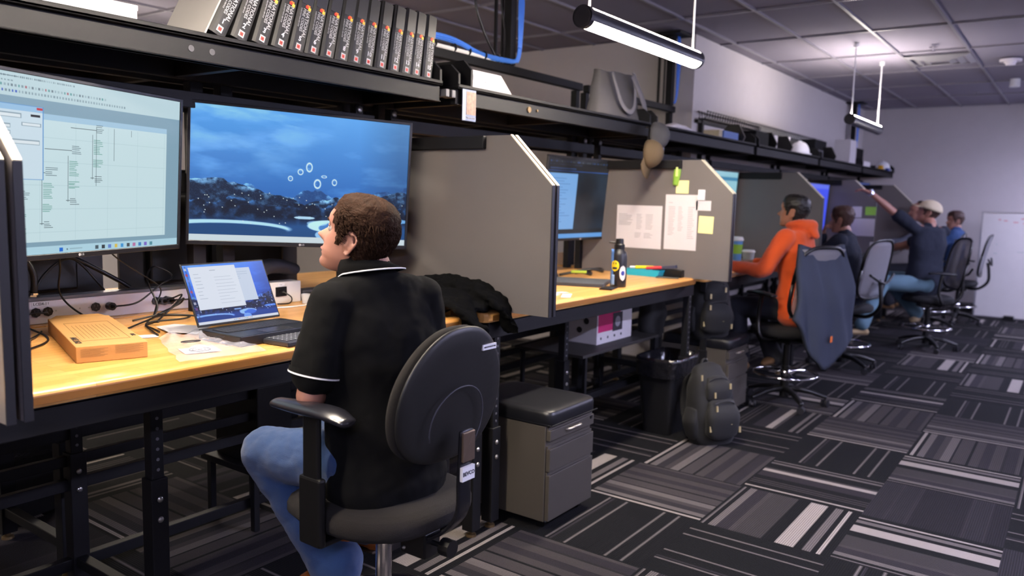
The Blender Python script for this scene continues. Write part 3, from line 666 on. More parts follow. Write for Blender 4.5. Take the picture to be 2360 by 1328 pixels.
# cables
def cable(lab, pts, rad=.0035, m=None, name='cable', plug=False):
    o = MB().tube(pts, rad, 8, 8).build(name, m or M_CABLE, None, smooth=True); tag(o, lab, 'cable', 'cables on the nearest bench'); return o
z = Z+.004
cable('black cable looping from the raceway outlets forward past the cardboard box', [(-3.12, 1.36, Z+.045), (-3.07, 1.34, Z+.05), (-3.06, 1.27, Z+.05), (-3.0, 1.24, Z+.02), (-2.85, 1.24, z), (-2.72, 1.18, z), (-2.62, 1.06, z), (-2.56, .97, z), (-2.62, 1.02, z+.004), (-2.70, 1.12, z)])
cable('black cable lying beside the left end of the cardboard box', [(-2.66, .86, z), (-2.60, .90, z+.004), (-2.62, 1.0, z+.003), (-2.72, 1.10, z+.006), (-2.85, 1.21, z+.004), (-2.95, 1.27, z)], .003)
cable('black plug cable from the left outlet of the middle pair', [(-3.125, 1.60, Z+.045), (-3.08, 1.61, Z+.047), (-3.05, 1.68, Z+.06), (-3.06, 1.78, Z+.12), (-3.10, 1.86, Z+.15), (-3.13, 1.80, Z+.19), (-3.05, 1.72, Z+.15), (-2.98, 1.72, Z+.05), (-2.95, 1.68, z)])
cable('black monitor cable hanging behind the cardboard box', [(-2.95, 1.33, 1.36), (-2.99, 1.36, 1.25), (-3.05, 1.38, 1.15), (-3.06, 1.43, 1.08), (-3.02, 1.50, z), (-2.98, 1.54, z)])
cable('thin black cable sagging below the big left monitor', [(-2.9, 1.48, 1.32), (-2.98, 1.56, 1.27), (-3.04, 1.68, 1.20), (-3.06, 1.78, 1.13), (-3.05, 1.76, 1.07), (-2.98, 1.70, z), (-2.88, 1.62, z), (-2.80, 1.62, z+.01)], .003)
cable('tangled black cable left of the laptop, upper loop', [(-3.12, 1.82, Z+.045), (-3.07, 1.84, Z+.06), (-3.0, 1.84, Z+.08), (-2.93, 1.76, Z+.05), (-2.88, 1.66, z), (-2.82, 1.58, z), (-2.74, 1.56, z), (-2.66, 1.54, z)])
cable('tangled black cable left of the laptop, middle loop', [(-2.95, 1.60, z), (-2.92, 1.72, Z+.03), (-2.96, 1.82, Z+.07), (-3.02, 1.84, Z+.04), (-2.98, 1.74, Z+.02), (-2.90, 1.68, Z+.025), (-2.84, 1.74, z+.02), (-2.82, 1.86, z)])
cable('tangled black cable left of the laptop, lowest loop', [(-2.80, 1.50, z), (-2.86, 1.60, z+.008), (-2.92, 1.70, z+.012), (-2.86, 1.78, z+.01), (-2.80, 1.72, z+.012), (-2.82, 1.60, z+.01), (-2.76, 1.55, z+.006), (-2.60, 1.50, z)])
cable('black cable crossing behind the laptop lid', [(-3.12, 1.85, Z+.045), (-3.06, 1.90, Z+.05), (-3.04, 2.0, Z+.05), (-3.0, 2.06, Z+.03), (-2.94, 2.18, z), (-2.92, 2.24, z)])
cable('thick black cord sloping down behind the raceway', [(-3.25, 1.42, 1.30), (-3.24, 1.55, 1.24), (-3.22, 1.68, 1.16), (-3.22, 1.74, 1.12)], .009)
cable('black cable draping behind the raceway on the left', [(-3.22, 1.35, 1.10), (-3.24, 1.42, 1.2), (-3.24, 1.52, 1.25), (-3.23, 1.62, 1.14), (-3.22, 1.66, 1.06)], .005)
cable('white cable running along the bench behind the laptop', [(-2.95, 2.10, z), (-2.86, 2.2, z), (-2.84, 2.34, z), (-2.9, 2.48, z)], .003, M_WHITE)
for i, (y, xx) in enumerate(((1.60, 0), (1.82, 0), (1.85, .0))):
    o = MB().cyl((-3.123, y, Z+.045), (-3.095, y, Z+.045), .016, n=10).cyl((-3.095, y, Z+.045), (-3.075, y+.004, Z+.047), .009, .005, n=10).build('power_plug', M_BLK2); tag(o, ['round black plug in the middle raceway outlet', 'black plug in the right raceway outlets, left one', 'black plug in the right raceway outlets, right one'][i], 'plug', 'plugs in the raceway')
# cardboard keyboard box
M_CARD = mat('brown_cardboard', 'b3854e', .75, bump=.05, bscale=60, var=.05, vscale=5)
a = V((-2.357, 1.106, 0)); ex = V((-2.935, 1.285, 0))-a; ex.normalize(); ey = V((-ex.y, ex.x, 0))*-1
ey = V((.44, .9, 0)); ey = (ey-ex*ey.dot(ex)).normalized()
def boxpt(s, t, zz): return a+ex*s+ey*t+V((0, 0, zz))
r = thing('keyboard_box', 'flat brown cardboard box lying on the left of the nearest bench', 'box', (a.x, a.y, Z))
BL, BW, BH = .60, .195, .049
mb = MB(); pts = [boxpt(s, t, q) for q in (Z, Z+BH) for s, t in ((0, 0), (0, BW), (BL, BW), (BL, 0))]
mb.add(pts, [(0, 1, 2, 3), (7, 6, 5, 4), (0, 4, 5, 1), (1, 5, 6, 2), (2, 6, 7, 3), (3, 7, 4, 0)]).build('carton', M_CARD, r, bevel=.002)
mb = MB(); mb.add([boxpt(BL, .01, Z+BH), boxpt(BL, BW-.01, Z+BH), boxpt(BL+.03, BW-.03, Z+BH+.004), boxpt(BL+.028, .03, Z+BH+.005), boxpt(BL, .01, Z+BH-.002), boxpt(BL, BW-.01, Z+BH-.002), boxpt(BL+.03, BW-.03, Z+BH+.002), boxpt(BL+.028, .03, Z+BH+.003)], [(0, 1, 2, 3), (7, 6, 5, 4), (0, 4, 5, 1), (1, 5, 6, 2), (2, 6, 7, 3), (3, 7, 4, 0)]).build('open_flap', M_CARD, r)
M_PRINT = mat('brown_print', '6e5336', .8)
zt = Z+BH+.0006
ln = MB()
for k in range(9): ln.bar(boxpt(.13, .045+k*.012, zt), boxpt(.40, .045+k*.012, zt), .0007, .0004)
for (p, q) in (((.09, .03), (.09, .165)), ((.09, .165), (.46, .165)), ((.46, .165), (.46, .03)), ((.46, .03), (.09, .03))): ln.bar(boxpt(*p, zt), boxpt(*q, zt), .0009, .0004)
ln.build('printed_keyboard_outline', M_PRINT, r)
text('KM7120W', .026, boxpt(.055, .018, zt), ex, ey*-1 if False else -ey, M_INK, r)
text('DELL', .018, boxpt(.16, .182, zt), ex*-1, ey, M_INK, r)
for k in range(8):
    ln = MB(); ln.add([boxpt(-.0006, t, q) for t, q in ((.012, Z+.040-k*.0032), (.085-.01*(k % 3), Z+.040-k*.0032), (.085-.01*(k % 3), Z+.0392-k*.0032), (.012, Z+.0392-k*.0032))]+[boxpt(-.0006, t, q) for t, q in ((.105, Z+.044-k*.0032), (.183-.01*(k % 2), Z+.044-k*.0032), (.183-.01*(k % 2), Z+.0432-k*.0032), (.105, Z+.0432-k*.0032))], [(0, 1, 2, 3), (4, 5, 6, 7)]); ln.build('small_print', M_PRINT, r)
# plastic bag with card
M_BAG = mat('clear_polythene', 'dfe2f2', .10, trans=.0, alpha=.27, spec=1.0, bump=1.0, bscale=30)
r = thing('plastic_bag', 'crumpled clear plastic bag with a logo card in front of the laptop', 'plastic bag', (-2.3, 1.42, Z))
g = MB(); nx, ny = 26, 26; cs = [V((-2.16+.02, 1.30, 0)), V((-2.10, 1.58, 0)), V((-2.50, 1.72, 0)), V((-2.53, 1.46, 0))]
for i in range(nx+1):
    for j in range(ny+1):
        s, t = i/nx, j/ny; p = cs[0]*(1-s)*(1-t)+cs[1]*s*(1-t)+cs[2]*s*t+cs[3]*(1-s)*t
        e = min(s, 1-s, t, 1-t); h = .006+.03*min(1, e*5)*abs(noise.noise(V((s*4, t*4.5, 1)))+.5*noise.noise(V((s*9, t*9, 4))))+.012*max(0, t-.6)*4*abs(math.sin(s*9))
        p = p+V((.008*noise.noise(V((s*6, t*6, 9))), .008*noise.noise(V((s*6, t*6, 19))), 0)); g.v.append(V((p.x, p.y, Z+h)))
for i in range(nx):
    for j in range(ny): q = i*(ny+1)+j; g.f.append([q, q+ny+1, q+ny+2, q+1]); g.mi.append(0)
g.build('film', M_BAG, r, smooth=True)
cd = [V((-2.27, 1.40, Z+.003)), V((-2.23, 1.50, Z+.003))]
c0 = V((-2.27, 1.45, Z+.003)); X = V((.30, .95, 0)).normalized(); Y = V((-.95, .30, 0)).normalized()
q = [c0+X*s*.055+Y*t*.045+V((0, 0, zz)) for zz in (0, .0008) for s, t in ((-1, -1), (1, -1), (1, 1), (-1, 1))]
MB().add(q, [(0, 3, 2, 1), (4, 5, 6, 7), (0, 1, 5, 4), (1, 2, 6, 5), (2, 3, 7, 6), (3, 0, 4, 7)]).build('card', M_PAPER, r)
ring = MB(); P = [c0+X*math.cos(t)*.032+Y*math.sin(t)*.03+V((0, 0, .0016)) for t in np.linspace(0, 2*PI, 30)]; ring.tube(P, .0022, 6, 1); ring.build('logo_ring', M_INK, r); text('DELL', .022, c0+V((0, 0, .0016)), X, Y, M_INK, r, align='CENTER', bold=.0006)
c1 = V((-2.22, 1.49, Z+.03))
ring = MB(); P = [c0+V((-.05, 0, .022))+X*math.cos(t)*.030+Y*math.sin(t)*.012 for t in np.linspace(0, 2*PI, 30)]; ring.tube(P, .0018, 6, 1); ring.build('logo_ring', M_INK, r)
for k in range(3): text(['PE-LD 4', 'RoHS-C 7', '25 / 10'][k], .010, c0+V((-.06+.016*k, .075, .026)), X, Y, M_INK, r)
# papers
def sheet(name, lab, pts, zz, cat='paper', m=None, group=None, parent=None, th=.0008):
    q = [V((p[0], p[1], zz+(p[2] if len(p) > 2 else 0))) for p in pts]; n = len(q); q += [v+V((0, 0, th)) for v in q]
    o = MB().add(q, [tuple(reversed(range(n))), tuple(range(n, 2*n))]+[(k, (k+1) % n, n+(k+1) % n, n+k) for k in range(n)]).build(name, m or M_PAPER)
    return tag(o, lab, cat, group)
o = sheet('paper_slip', 'white leaflet lying between the box and the laptop', [(-2.62, 1.55), (-2.52, 1.60), (-2.62, 1.72), (-2.76, 1.66), (-2.75, 1.58)], Z+.006)
sheet('paper_scrap', 'small torn white paper scrap right of the cardboard box', [(-2.60, 1.44), (-2.58, 1.49), (-2.63, 1.52), (-2.66, 1.45)], Z+.001)

# laptop (lid fitted to the photo)
Lw, Lh = .356, .235
rr, uu, nn = basis(.04, .4413)
lc = V((-2.5044, 1.735, 1.1682))
root = thing('laptop', 'open black laptop showing windows over the blue wallpaper', 'laptop', (-2.45, 1.74, Z))
M = Matrix((rr, uu, nn)).transposed().to_4x4(); M.translation = lc
MB().box((-Lw/2, -Lh/2, -.006), (Lw/2, Lh/2, 0), M).build('lid', mat('laptop_black', '1b1c20', .35, .3), root, bevel=.003)
def laptop_img():
    A = wallpaper(230, 150)*np.array([.75, .8, 1.1]); A = np.clip(A, 0, 1); c = Canvas(10, 10, '000000'); c.a = A; c.w = 230; c.h = 150
    c.rect(.02, .02, .04, .95, '2a3c6a', .4)
    for i in range(9): c.rect(.012, .05+i*.095, .038, .09+i*.095, ['d8dce8', 'c83a4a', '7a8ae0', '3a70d0', 'c84a5a', '5a9ad0', 'd0d0e0', '8a4a90', '6a8ad0'][i], .8)
    c.rect(.50, .10, .80, .68, 'cfdcf2'); c.lines(.53, .15, .76, .3, 4, '8aa0c0', .5, 2); c.rect(.06, .04, .62, .76, 'e4ecfa'); c.lines(.10, .13, .20, .60, 8, '8a98b0', .7, 3); c.lines(.30, .10, .42, .11, 1, '5a6a80', .8); c.lines(.33, .20, .58, .70, 9, 'a0acc4', .6, 5)
    c.rect(0, .955, 1, 1, 'dfe6f4'); c.icons(.42, .965, 12, .02, .01, 6)
    return c.a
screen('screen', laptop_img(), lc+nn*.0008, rr, uu, nn, Lw-.012, Lh-.014, root)
hinge = lc-uu*Lh/2; bx = V((math.cos(.04), math.sin(.04), 0)); by = V((-math.sin(.04), math.cos(.04), 0))
hz = hinge.copy(); hz.z = 0
def lp(s, t, zz): return V((hz.x, hz.y, 0))+bx*s+by*t+V((0, 0, zz))
def lbox(s0, t0, z0, s1, t1, z1, mb=None):
    mb = mb or MB(); p = [lp(s, t, q) for q in (z0, z1) for s, t in ((s0, t0), (s1, t0), (s1, t1), (s0, t1))]
    return mb.add(p, [(0, 3, 2, 1), (4, 5, 6, 7), (0, 1, 5, 4), (1, 2, 6, 5), (2, 3, 7, 6), (3, 0, 4, 7)])
zb = max(hinge.z-.006, Z+.012)
# first deck half under the hinge, then keyboard deck; bottom rests on the bench
lbox(0, -Lw/2, Z+.001, .225, Lw/2, zb).build('base', mat('laptop_black', '1b1c20', .35, .3), root, bevel=.003)
lbox(.045, -Lw/2+.02, zb, .13, Lw/2-.02, zb+.0006).build('keyboard_well', M_MATTE, root)
mb = MB()
for rI in range(5):
    for cI in range(15):
        lbox(.048+rI*.0165, -.155+cI*.0207, zb+.0006, .048+rI*.0165+.0145, -.155+cI*.0207+.018, zb+.002, mb)
tag(mb.build('key_rows', mat('key_black', '232429', .5), root), kind='stuff')
lbox(.15, -.06, zb, .215, .06, zb+.0005).build('touchpad', mat('touchpad', '26272c', .25), root)
# folio keyboard in front, partly under the man's arm
kz = Z
root = thing('keyboard', 'slim dark keyboard with pale legends resting in front of the laptop', 'keyboard', (-2.2, 1.85, Z))
kx = V((1, .10, 0)).normalized(); ky = V((-.10, 1, 0)).normalized(); ko = V((-2.235, 1.66, 0))
def kbox(s0, t0, z0, s1, t1, z1, mb=None):
    mb = mb or MB(); p = [ko+kx*s+ky*t+V((0, 0, q)) for q in (z0, z1) for s, t in ((s0, t0), (s1, t0), (s1, t1), (s0, t1))]
    return mb.add(p, [(0, 3, 2, 1), (4, 5, 6, 7), (0, 1, 5, 4), (1, 2, 6, 5), (2, 3, 7, 6), (3, 0, 4, 7)])
kbox(0, 0, Z+.001, .125, .36, Z+.018).build('keyboard_body', mat('keyboard_grey', '2b2c31', .4), root, bevel=.004)
mk = MB(); ml = MB()
for rI in range(5):
    for cI in range(17):
        kbox(.01+rI*.0205, .01+cI*.0200, Z+.018, .01+rI*.0205+.017, .01+cI*.0200+.017, Z+.0205, mk)
        kbox(.01+rI*.0205, .01+cI*.0200, Z+.0206, .01+rI*.0205+.0165, .01+cI*.0200+.0165, Z+.0208, ml) if 0 else kbox(.016+rI*.0205, .0155+cI*.0200, Z+.0206, .021+rI*.0205, .0185+cI*.0200, Z+.0208, ml)
tag(mk.build('keys', mat('key_grey', '45464c', .45), root), kind='stuff'); tag(ml.build('key_legends', M_WHITE, root), kind='stuff')
# small clear cup
r = MB().lathe([(.016, Z+.001), (.022, Z+.045), (.0205, Z+.045), (.015, Z+.004), (.001, Z+.004)], (-2.90, 2.40, 0), 20).build('shot_cup', mat('clear_plastic', 'f0f0f4', .1, alpha=.35, spec=1)); tag(r, 'small clear plastic cup by the grey power box', 'cup')
# dark bag and parts behind the laptop under the right monitor
o = MB().chain([(-3.02, 2.12, Z+.05), (-3.0, 2.25, Z+.17), (-3.02, 2.42, Z+.15)], [(.03, .04), (.035, .05), (.03, .04)]).build('headset_case', mat('dark_grey_fabric', '303036', .8), None, smooth=True); tag(o, 'dark grey pouch lying on the power box under the right monitor', 'pouch')
o.location.z -= .0

# jacket on the bench end
def heap(name, lab, cat, pts, rad, m, extra=None, vox=.008, disp=(.03, .12), smo=4):
    mb = MB()
    for P, R, h in pts: mb.chain(P, R, hint=h, n=14)
    o = mb.build(name, m, None, remesh=vox, smo=smo, disp=disp); return tag(o, lab, cat)
M_JACKET = mat('black_fleece', '0b0b0b', 1.0, bump=.5, bscale=500, sheen=0, spec=.1)
JZ = Z+.035
heap('jacket', 'black fleece jacket crumpled over the right end of the nearest bench', 'jacket', [
  ([(-2.80, 2.40, JZ+.0), (-2.60, 2.52, JZ+.02), (-2.38, 2.62, JZ+.03), (-2.20, 2.68, JZ+.015), (-2.12, 2.70, JZ-.005)], [(.03, .12), (.045, .17), (.05, .18), (.04, .16), (.02, .13)], (0, 0, 1)),
  ([(-2.52, 2.66, JZ+.06), (-2.38, 2.74, JZ+.085), (-2.22, 2.79, JZ+.07), (-2.11, 2.82, JZ+.02), (-2.07, 2.85, JZ-.06), (-2.065, 2.87, JZ-.13)], [(.02, .07), (.035, .09), (.035, .09), (.03, .085), (.02, .07), (.012, .05)], (0, 0, 1)),
  ([(-2.40, 2.50, JZ+.02), (-2.24, 2.56, JZ+.03), (-2.12, 2.60, JZ+.005), (-2.075, 2.62, JZ-.05), (-2.07, 2.63, JZ-.10), (-2.065, 2.64, JZ-.15)], [(.02, .08), (.03, .09), (.025, .09), (.018, .085), (.012, .07), (.010, .055)], (0, 0, 1)),
  ([(-2.62, 2.38, JZ+.05), (-2.50, 2.55, JZ+.08), (-2.42, 2.70, JZ+.09)], [(.02, .04), (.03, .05), (.02, .05)], (0, 0, 1)),
], None, M_JACKET, disp=(.055, .07), smo=3, vox=.007)

# ------------------------------------------------------------ binders on the first shelf
by_ = [1.678, 1.767, 1.857, 1.942, 2.024, 2.099, 2.178, 2.254, 2.326, 2.396, 2.476, 2.558, 2.632, 2.698, 2.779]
lean = [27, 22, 19, 17, 15.5, 14, 12.5, 11.5, 10.5, 10, 9.5, 9, 8.5, 8, 6]
M_BINDER = mat('black_binder_vinyl', '101012', .5, bump=.15, bscale=700); M_BINDERIN = mat('binder_side_grey', '4a4a4e', .6); M_RED = mat('red_print', 'd03428', .6); M_ORG = mat('orange_flame', 'e8782a', .6); M_YEL = mat('yellow_flame', 'f0c040', .6); M_NUM = mat('grey_number', 'b8b8c2', .5); M_WHP = mat('binder_print', '9c9ca0', .6)
zs = 2.0605
WORDS = 'one two three four five six seven eight nine ten eleven twelve thirteen fourteen fifteen'.split()
for i, (y, ln) in enumerate(zip(by_, lean)):
    th = .068; H = .295; Dp = .27
    r = thing('code_binder', 'black code binder with spine number %s, %s' % (WORDS[i], 'leaning most at the left end' if i == 0 else 'most upright, at the right end' if i == 14 else 'between numbers %s and %s' % (WORDS[i-1], WORDS[i+1])), 'binder', (-2.53, y, zs), 0, 'numbered black binders on the overhead shelf')
    a = math.radians(ln); Yv = V((0, math.cos(a), -math.sin(a))); Zv = V((0, math.sin(a), math.cos(a))); Xv = V((1, 0, 0))
    base = V((-2.53, y, zs+th*math.sin(a)+.001))
    M = Matrix((Xv, Yv, Zv)).transposed().to_4x4(); M.translation = base
    # covers, rounded spine, page block
    sp = []
    for k in range(7):
        t = -1+2*k/6; sp.append((-.004*(abs(t)**3)*2, th/2+t*th/2))
    poly = [(-Dp, 0)]+[(x, yy) for x, yy in sp]+[(-Dp, th), (-Dp, th-.003), (-.006, th-.003), (-.006, .003), (-Dp, .003)]
    mb = MB(); mb.prism(poly, 2, 0, H).xf(M); mb.build('cover', M_BINDER, r, bevel=.0012)
    MB().box((-Dp+.01, .006, .008), (-.02, th-.006, H-.012), M).build('pages', M_BINDERIN, r)
    MB().box((.0004, .008, H*.66), (.0014, th-.008, H*.985), M).build('label_pocket', mat('clear_pocket', '28282c', .35, spec=.4), r, bevel=.0004)
    mx = M.to_3x3(); P = lambda x, yy, zz: M @ V((x, yy, zz))
    # flame mark
    fl = MB()
    fl.cur = 0; fl.box((.0006, th*.42, H*.615), (.0016, th*.62, H*.65), M); fl.cur = 1; fl.box((.0006, th*.62, H*.60), (.0016, th*.80, H*.64), M); fl.cur = 2; fl.box((.0006, th*.50, H*.64), (.0016, th*.72, H*.665), M)
    fl.build('flame_mark', [M_RED, M_YEL, M_ORG], r)
    text('NATIONAL', .0225, P(.0008, th*.66, H*.60), -Zv, Yv, M_WHP, r, bold=.0003)
    text('FIRE CODES', .0175, P(.0008, th*.40, H*.60), -Zv, Yv, M_WHP, r, bold=.0002)
    text('SUBSCRIPTION SERVICE', .0072, P(.0008, th*.19, H*.59), -Zv, Yv, M_WHP, r)
    text(str(i+1), .026, P(.0008, th*.5, H*.19), Yv, Zv, M_NUM, r, name='spine_number', align='CENTER', bold=.0006)
    q = MB(); q.cur = 0; q.box((.0006, th*.33, H*.045), (.0012, th*.67, H*.125), M); q.cur = 1; q.box((.0012, th*.40, H*.06), (.0016, th*.60, H*.105), M); q.cur = 2; q.box((.0016, th*.47, H*.07), (.0019, th*.53, H*.09), M)
    q.build('emblem', [M_WHP, M_RED, M_INK], r)
# bookend, white box left of the binders
r = MB().prism([(-2.80, 2.062), (-2.52, 2.062), (-2.52, 2.33), (-2.6, 2.36), (-2.80, 2.36)], 1, 1.645, 1.652)
r.v = [v+V((0, (v.z-2.06)*math.tan(math.radians(27)), 0)) for v in r.v]
tag(r.build('grey_folder', mat('grey_cardboard', '8b8886', .7)), 'grey cardboard file standing left of binder number one', 'folder')
r = thing('document_box', 'white box on the shelf at the top left corner of the photo', 'box', (-2.7, 1.0, 2.06)); MB().box((-2.75, .82, 2.061), (-2.53, 1.42, 2.115)).build('box_body', M_PAPER, r, bevel=.003); MB().box((-2.752, .818, 2.10), (-2.528, 1.422, 2.118)).build('box_lid', M_WHITE, r, bevel=.003)

# ------------------------------------------------------------ drafting chairs
def caster(mb, c, ang):
    c = V(c); d = V((math.cos(ang), math.sin(ang), 0)); t = V((-d.y, d.x, 0))
    for s in (-1, 1): mb.cyl(c+t*s*.008, c+t*s*.024, .027, n=16)
    mb.cyl(c+V((0, 0, .01)), c+V((0, 0, .055)), .008, n=8)
def chair(lab, loc, rz, kind='mesh', seat_z=.62, group='drafting chairs at the benches', armz=.25, ringz=.24):
    """local frame faces +X"""
    r = thing('drafting_chair', lab, 'chair', loc, rz, group)
    for k in range(5):
        a = 2*PI*k/5+.3; d = V((math.cos(a), math.sin(a), 0))
        o = MB().chain([d*.03+V((0, 0, .125)), d*.16+V((0, 0, .115)), d*.30+V((0, 0, .075))], [(.022, .026), (.018, .022), (.013, .018)], hint=(0, 0, 1), n=12, pw=3).build('base_leg', M_BLK2, r, smooth=True, local=True)
        cm = MB(); caster(cm, d*.30+V((0, 0, .028)), a+1); cm.build('caster', mat('caster_dark', '1e1e22', .4), o, local=True, smooth=False)
    MB().cyl((0, 0, .06), (0, 0, .30), .035, .030, n=20).build('column_sleeve', M_BLK2, r, local=True, smooth=False)
    MB().cyl((0, 0, .22), (0, 0, seat_z-.16), .025, n=20).cyl((0, 0, seat_z-.20), (0, 0, seat_z-.06), .02, n=16).build('gas_column', M_CHROME if kind == 'task' else M_BLK2, r, local=True)
    ring = MB(); R = .235
    ring.tube([(R*math.cos(t), R*math.sin(t), ringz) for t in np.linspace(0, 2*PI, 25)], .010, 10, 2)
    for k in range(3):
        a = 2*PI*k/3+.6; ring.tube([(.03*math.cos(a), .03*math.sin(a), ringz+.01), (.12*math.cos(a), .12*math.sin(a), ringz+.012), (R*math.cos(a), R*math.sin(a), ringz)], .008, 8, 3)
    ring.cyl((0, 0, ringz-.02), (0, 0, ringz+.03), .036, n=18)
    ring.build('foot_ring', mat('dark_ring', '232328', .3, .6) if kind == 'task' else M_CHROME, r, local=True, smooth=True)
    # seat pad: superellipse stack with waterfall front
    mb = MB(); rg = []
    for zz, k in ((-.052, .80), (-.045, .93), (-.025, 1.0), (0, 1.0), (.016, .965), (.026, .88), (.03, .70)):
        rr = []
        for q in range(36):
            t = 2*PI*q/36; x = .015+math.copysign(abs(math.cos(t))**.75, math.cos(t))*(.262 if kind == 'task' else .235)*k; y = math.copysign(abs(math.sin(t))**.75, math.sin(t))*.25*k
            dz = -.02*max(0, (x-.12)/.12)**2 if zz > -.03 else 0; rr.append(V((x, y, seat_z-.03+zz+dz)))
        rg.append(rr)
    mb.rings(rg); mb.build('seat', M_CHAIRFAB if kind == 'task' else mat('black_seat_fabric', '121216', .9, bump=.3), r, smooth=True, local=True)
    MB().box((-.10, -.075, seat_z-.14), (.10, .075, seat_z-.075)).build('tilt_mechanism', M_BLK2, r, bevel=.01, local=True)
    lv = MB().cyl((0, -.07, seat_z-.10), (.02, -.24, seat_z-.11), .006, n=8).build('lever', M_BLK2, r, local=True)
    if kind == 'task':
        # curved shell back
        tilt = math.radians(8); bc = V((-.255, 0, seat_z+.325))
        def shell(off, kk, thick):
            rg = []; N = 40
            for lev, (xo, k) in enumerate(((0, .90), (thick*.25, .975), (thick*.5, 1.0), (thick*.75, .975), (thick, .90))):
                rr = []
                for q in range(N):
                    t = 2*PI*q/N; zc = math.sin(t); yc = math.cos(t)
                    hw = .225-.055*max(0, zc)**1.1; hh = .205 if zc > 0 else .19
                    y = math.copysign(abs(yc)**.80, yc)*hw*k*kk; z = math.copysign(abs(zc)**.80, zc)*hh*k*kk
                    x = -off-xo+ .55*y*y - .012*math.cos(z*9)
                    rr.append(V((x-math.tan(tilt)*z, y, z))+bc)
                rg.append(rr)
            return MB().rings(rg)
        shell(-.03, 1.0, .045).build('back_cushion', M_CHAIRFAB, r, smooth=True, local=True, sub=1)
        sh = shell(.012, 1.0, .022).build('back_shell', M_CHAIRPL, r, smooth=True, local=True, sub=1)
        # raised arc of the adjustment cover on the shell
        P = [V((-.046-math.tan(tilt)*z+.55*y*y, y, z))+bc for y, z in [(.115*math.cos(t), -.075+.11*math.sin(t)) for t in np.linspace(-.3, PI+.9, 26)]]
        MB().tube(P, .0022, 6, 1).build('cover_ridge', mat('ridge_grey', '46464c', .45), sh, local=True, smooth=True)
        # support bar with label
        st = MB().chain([V((-.035, 0, seat_z-.115)), V((-.19, 0, seat_z-.11)), V((-.30, 0, seat_z-.02)), V((-.312, 0, seat_z+.10)), V((-.318, 0, seat_z+.235))], [(.006, .028)]*5, hint=(1, 0, 0), n=12, pw=5).build('back_bar', mat('bar_dark_chrome', '2c2c30', .25, .6), r, smooth=True, local=True)
        MB().box((-.3305, -.026, seat_z+.15), (-.3225, .026, seat_z+.235)).build('bar_window', mat('bar_bronze', '8a7768', .25, .7), st, local=True, bevel=.002)
        MB().box((-.3300, -.027, seat_z+.095), (-.3205, .027, seat_z+.135)).build('brand_plate', M_WHITE, st, local=True)
        text('BEVCO', .016, (-.3303, .0, seat_z+.115), (0, -1, 0), (0, 0, 1), M_INK, st, align='CENTER', bold=.0005, local=True)
        text('', .01, (0, 0, 0), (0, -1, 0), (0, 0, 1), M_INK, st, local=True) if 0 else None
        lb = MB().box((-.306, -.148, seat_z+.448), (-.300, -.086, seat_z+.464)).build('name_label', M_WHITE, sh, local=True)
        text('BRAKON REDSTONE', .0058, (-.3064, -.090, seat_z+.456), (0, -1, 0), (0, 0, 1), M_INK, sh, local=True)
        MB().box((-.20, -.035, seat_z-.17), (-.10, .035, seat_z-.09)).build('back_adjuster', M_BLK2, r, bevel=.006, local=True)
        kn = MB().cyl((-.24, .0, seat_z-.125), (-.275, .0, seat_z-.125), .026, n=12).cyl((-.19, 0, seat_z-.125), (-.24, 0, seat_z-.125), .008, n=8); kn.build('knob', M_BLK2, r, local=True)
        b = MB()
        for zz, yy in ((-.10, .0375), (-.15, .0375), (-.10, -.0375), (-.15, -.0375)): MB().sphere((-.15+(.03 if zz < -.12 else 0), yy, seat_z+zz), .006, 8, 6).build('bolt', M_BOLT, r, local=True)
        for s in (1, -1):
            ys = s*.265
            MB().chain([(-.125, ys, seat_z+armz+.03), (-.06, ys, seat_z+armz+.042), (.05, ys, seat_z+armz+.040), (.165, ys*.985, seat_z+armz+.034)], [(.014, .030), (.018, .042), (.018, .040), (.014, .030)], hint=(0, 0, 1), n=18).build('arm_pad', mat('arm_pad_vinyl', '191920', .3, coat=.2), r, smooth=True, local=True)
            MB().box((-.03, ys-.012, seat_z-.10), (.06, ys+.014, seat_z+.10)).box((-.018, ys-.008, seat_z+.08), (.048, ys+.010, seat_z+armz+.03)).build('arm_post', M_BLK2, r, bevel=.008, local=True)
            MB().box((-.02, s*.06, seat_z-.105), (.05, ys, seat_z-.09)).build('arm_bracket', M_BLK2, r, bevel=.003, local=True)
            MB().cyl((.015, ys, seat_z+.03), (.015, ys+s*.03, seat_z+.03), .018, n=14).build('arm_knob', M_BLK2, r, local=True) if s < 0 and 0 else None
    else:
        # mesh back in a rounded frame
        tilt = math.radians(10); bc = V((-.26, 0, seat_z+.34)); fr = MB(); P = []
        for t in np.linspace(0, 2*PI, 33):
            zc, yc = math.sin(t), math.cos(t); hw = .225-.02*zc; y = math.copysign(abs(yc)**.55, yc)*hw; z = math.copysign(abs(zc)**.55, zc)*.27; P.append(V((-.03*(1-(y/.22)**2)-math.tan(tilt)*z, y, z))+bc)
        fr.tube(P, .014, 8, 1).build('back_frame', M_BLK2, r, smooth=True, local=True)
        g = MB(); n = 12; idx = []
        for i in range(n+1):
            for j in range(n+1):
                yy = -1+2*j/n; zz = -1+2*i/n; y = yy*.205; z = zz*.255; g.v.append(V((-.03*(1-(y/.22)**2)-math.tan(tilt)*z, y, z))+bc)
        for i in range(n):
            for j in range(n): q = i*(n+1)+j; g.f.append([q, q+1, q+n+2, q+n+1]); g.mi.append(0)
        o = g.build('back_mesh', mat('grey_mesh_fabric', '8a888e', .8, alpha=.55), r, smooth=True, local=True)
        md = o.modifiers.new('so', 'SOLIDIFY'); md.thickness = .003
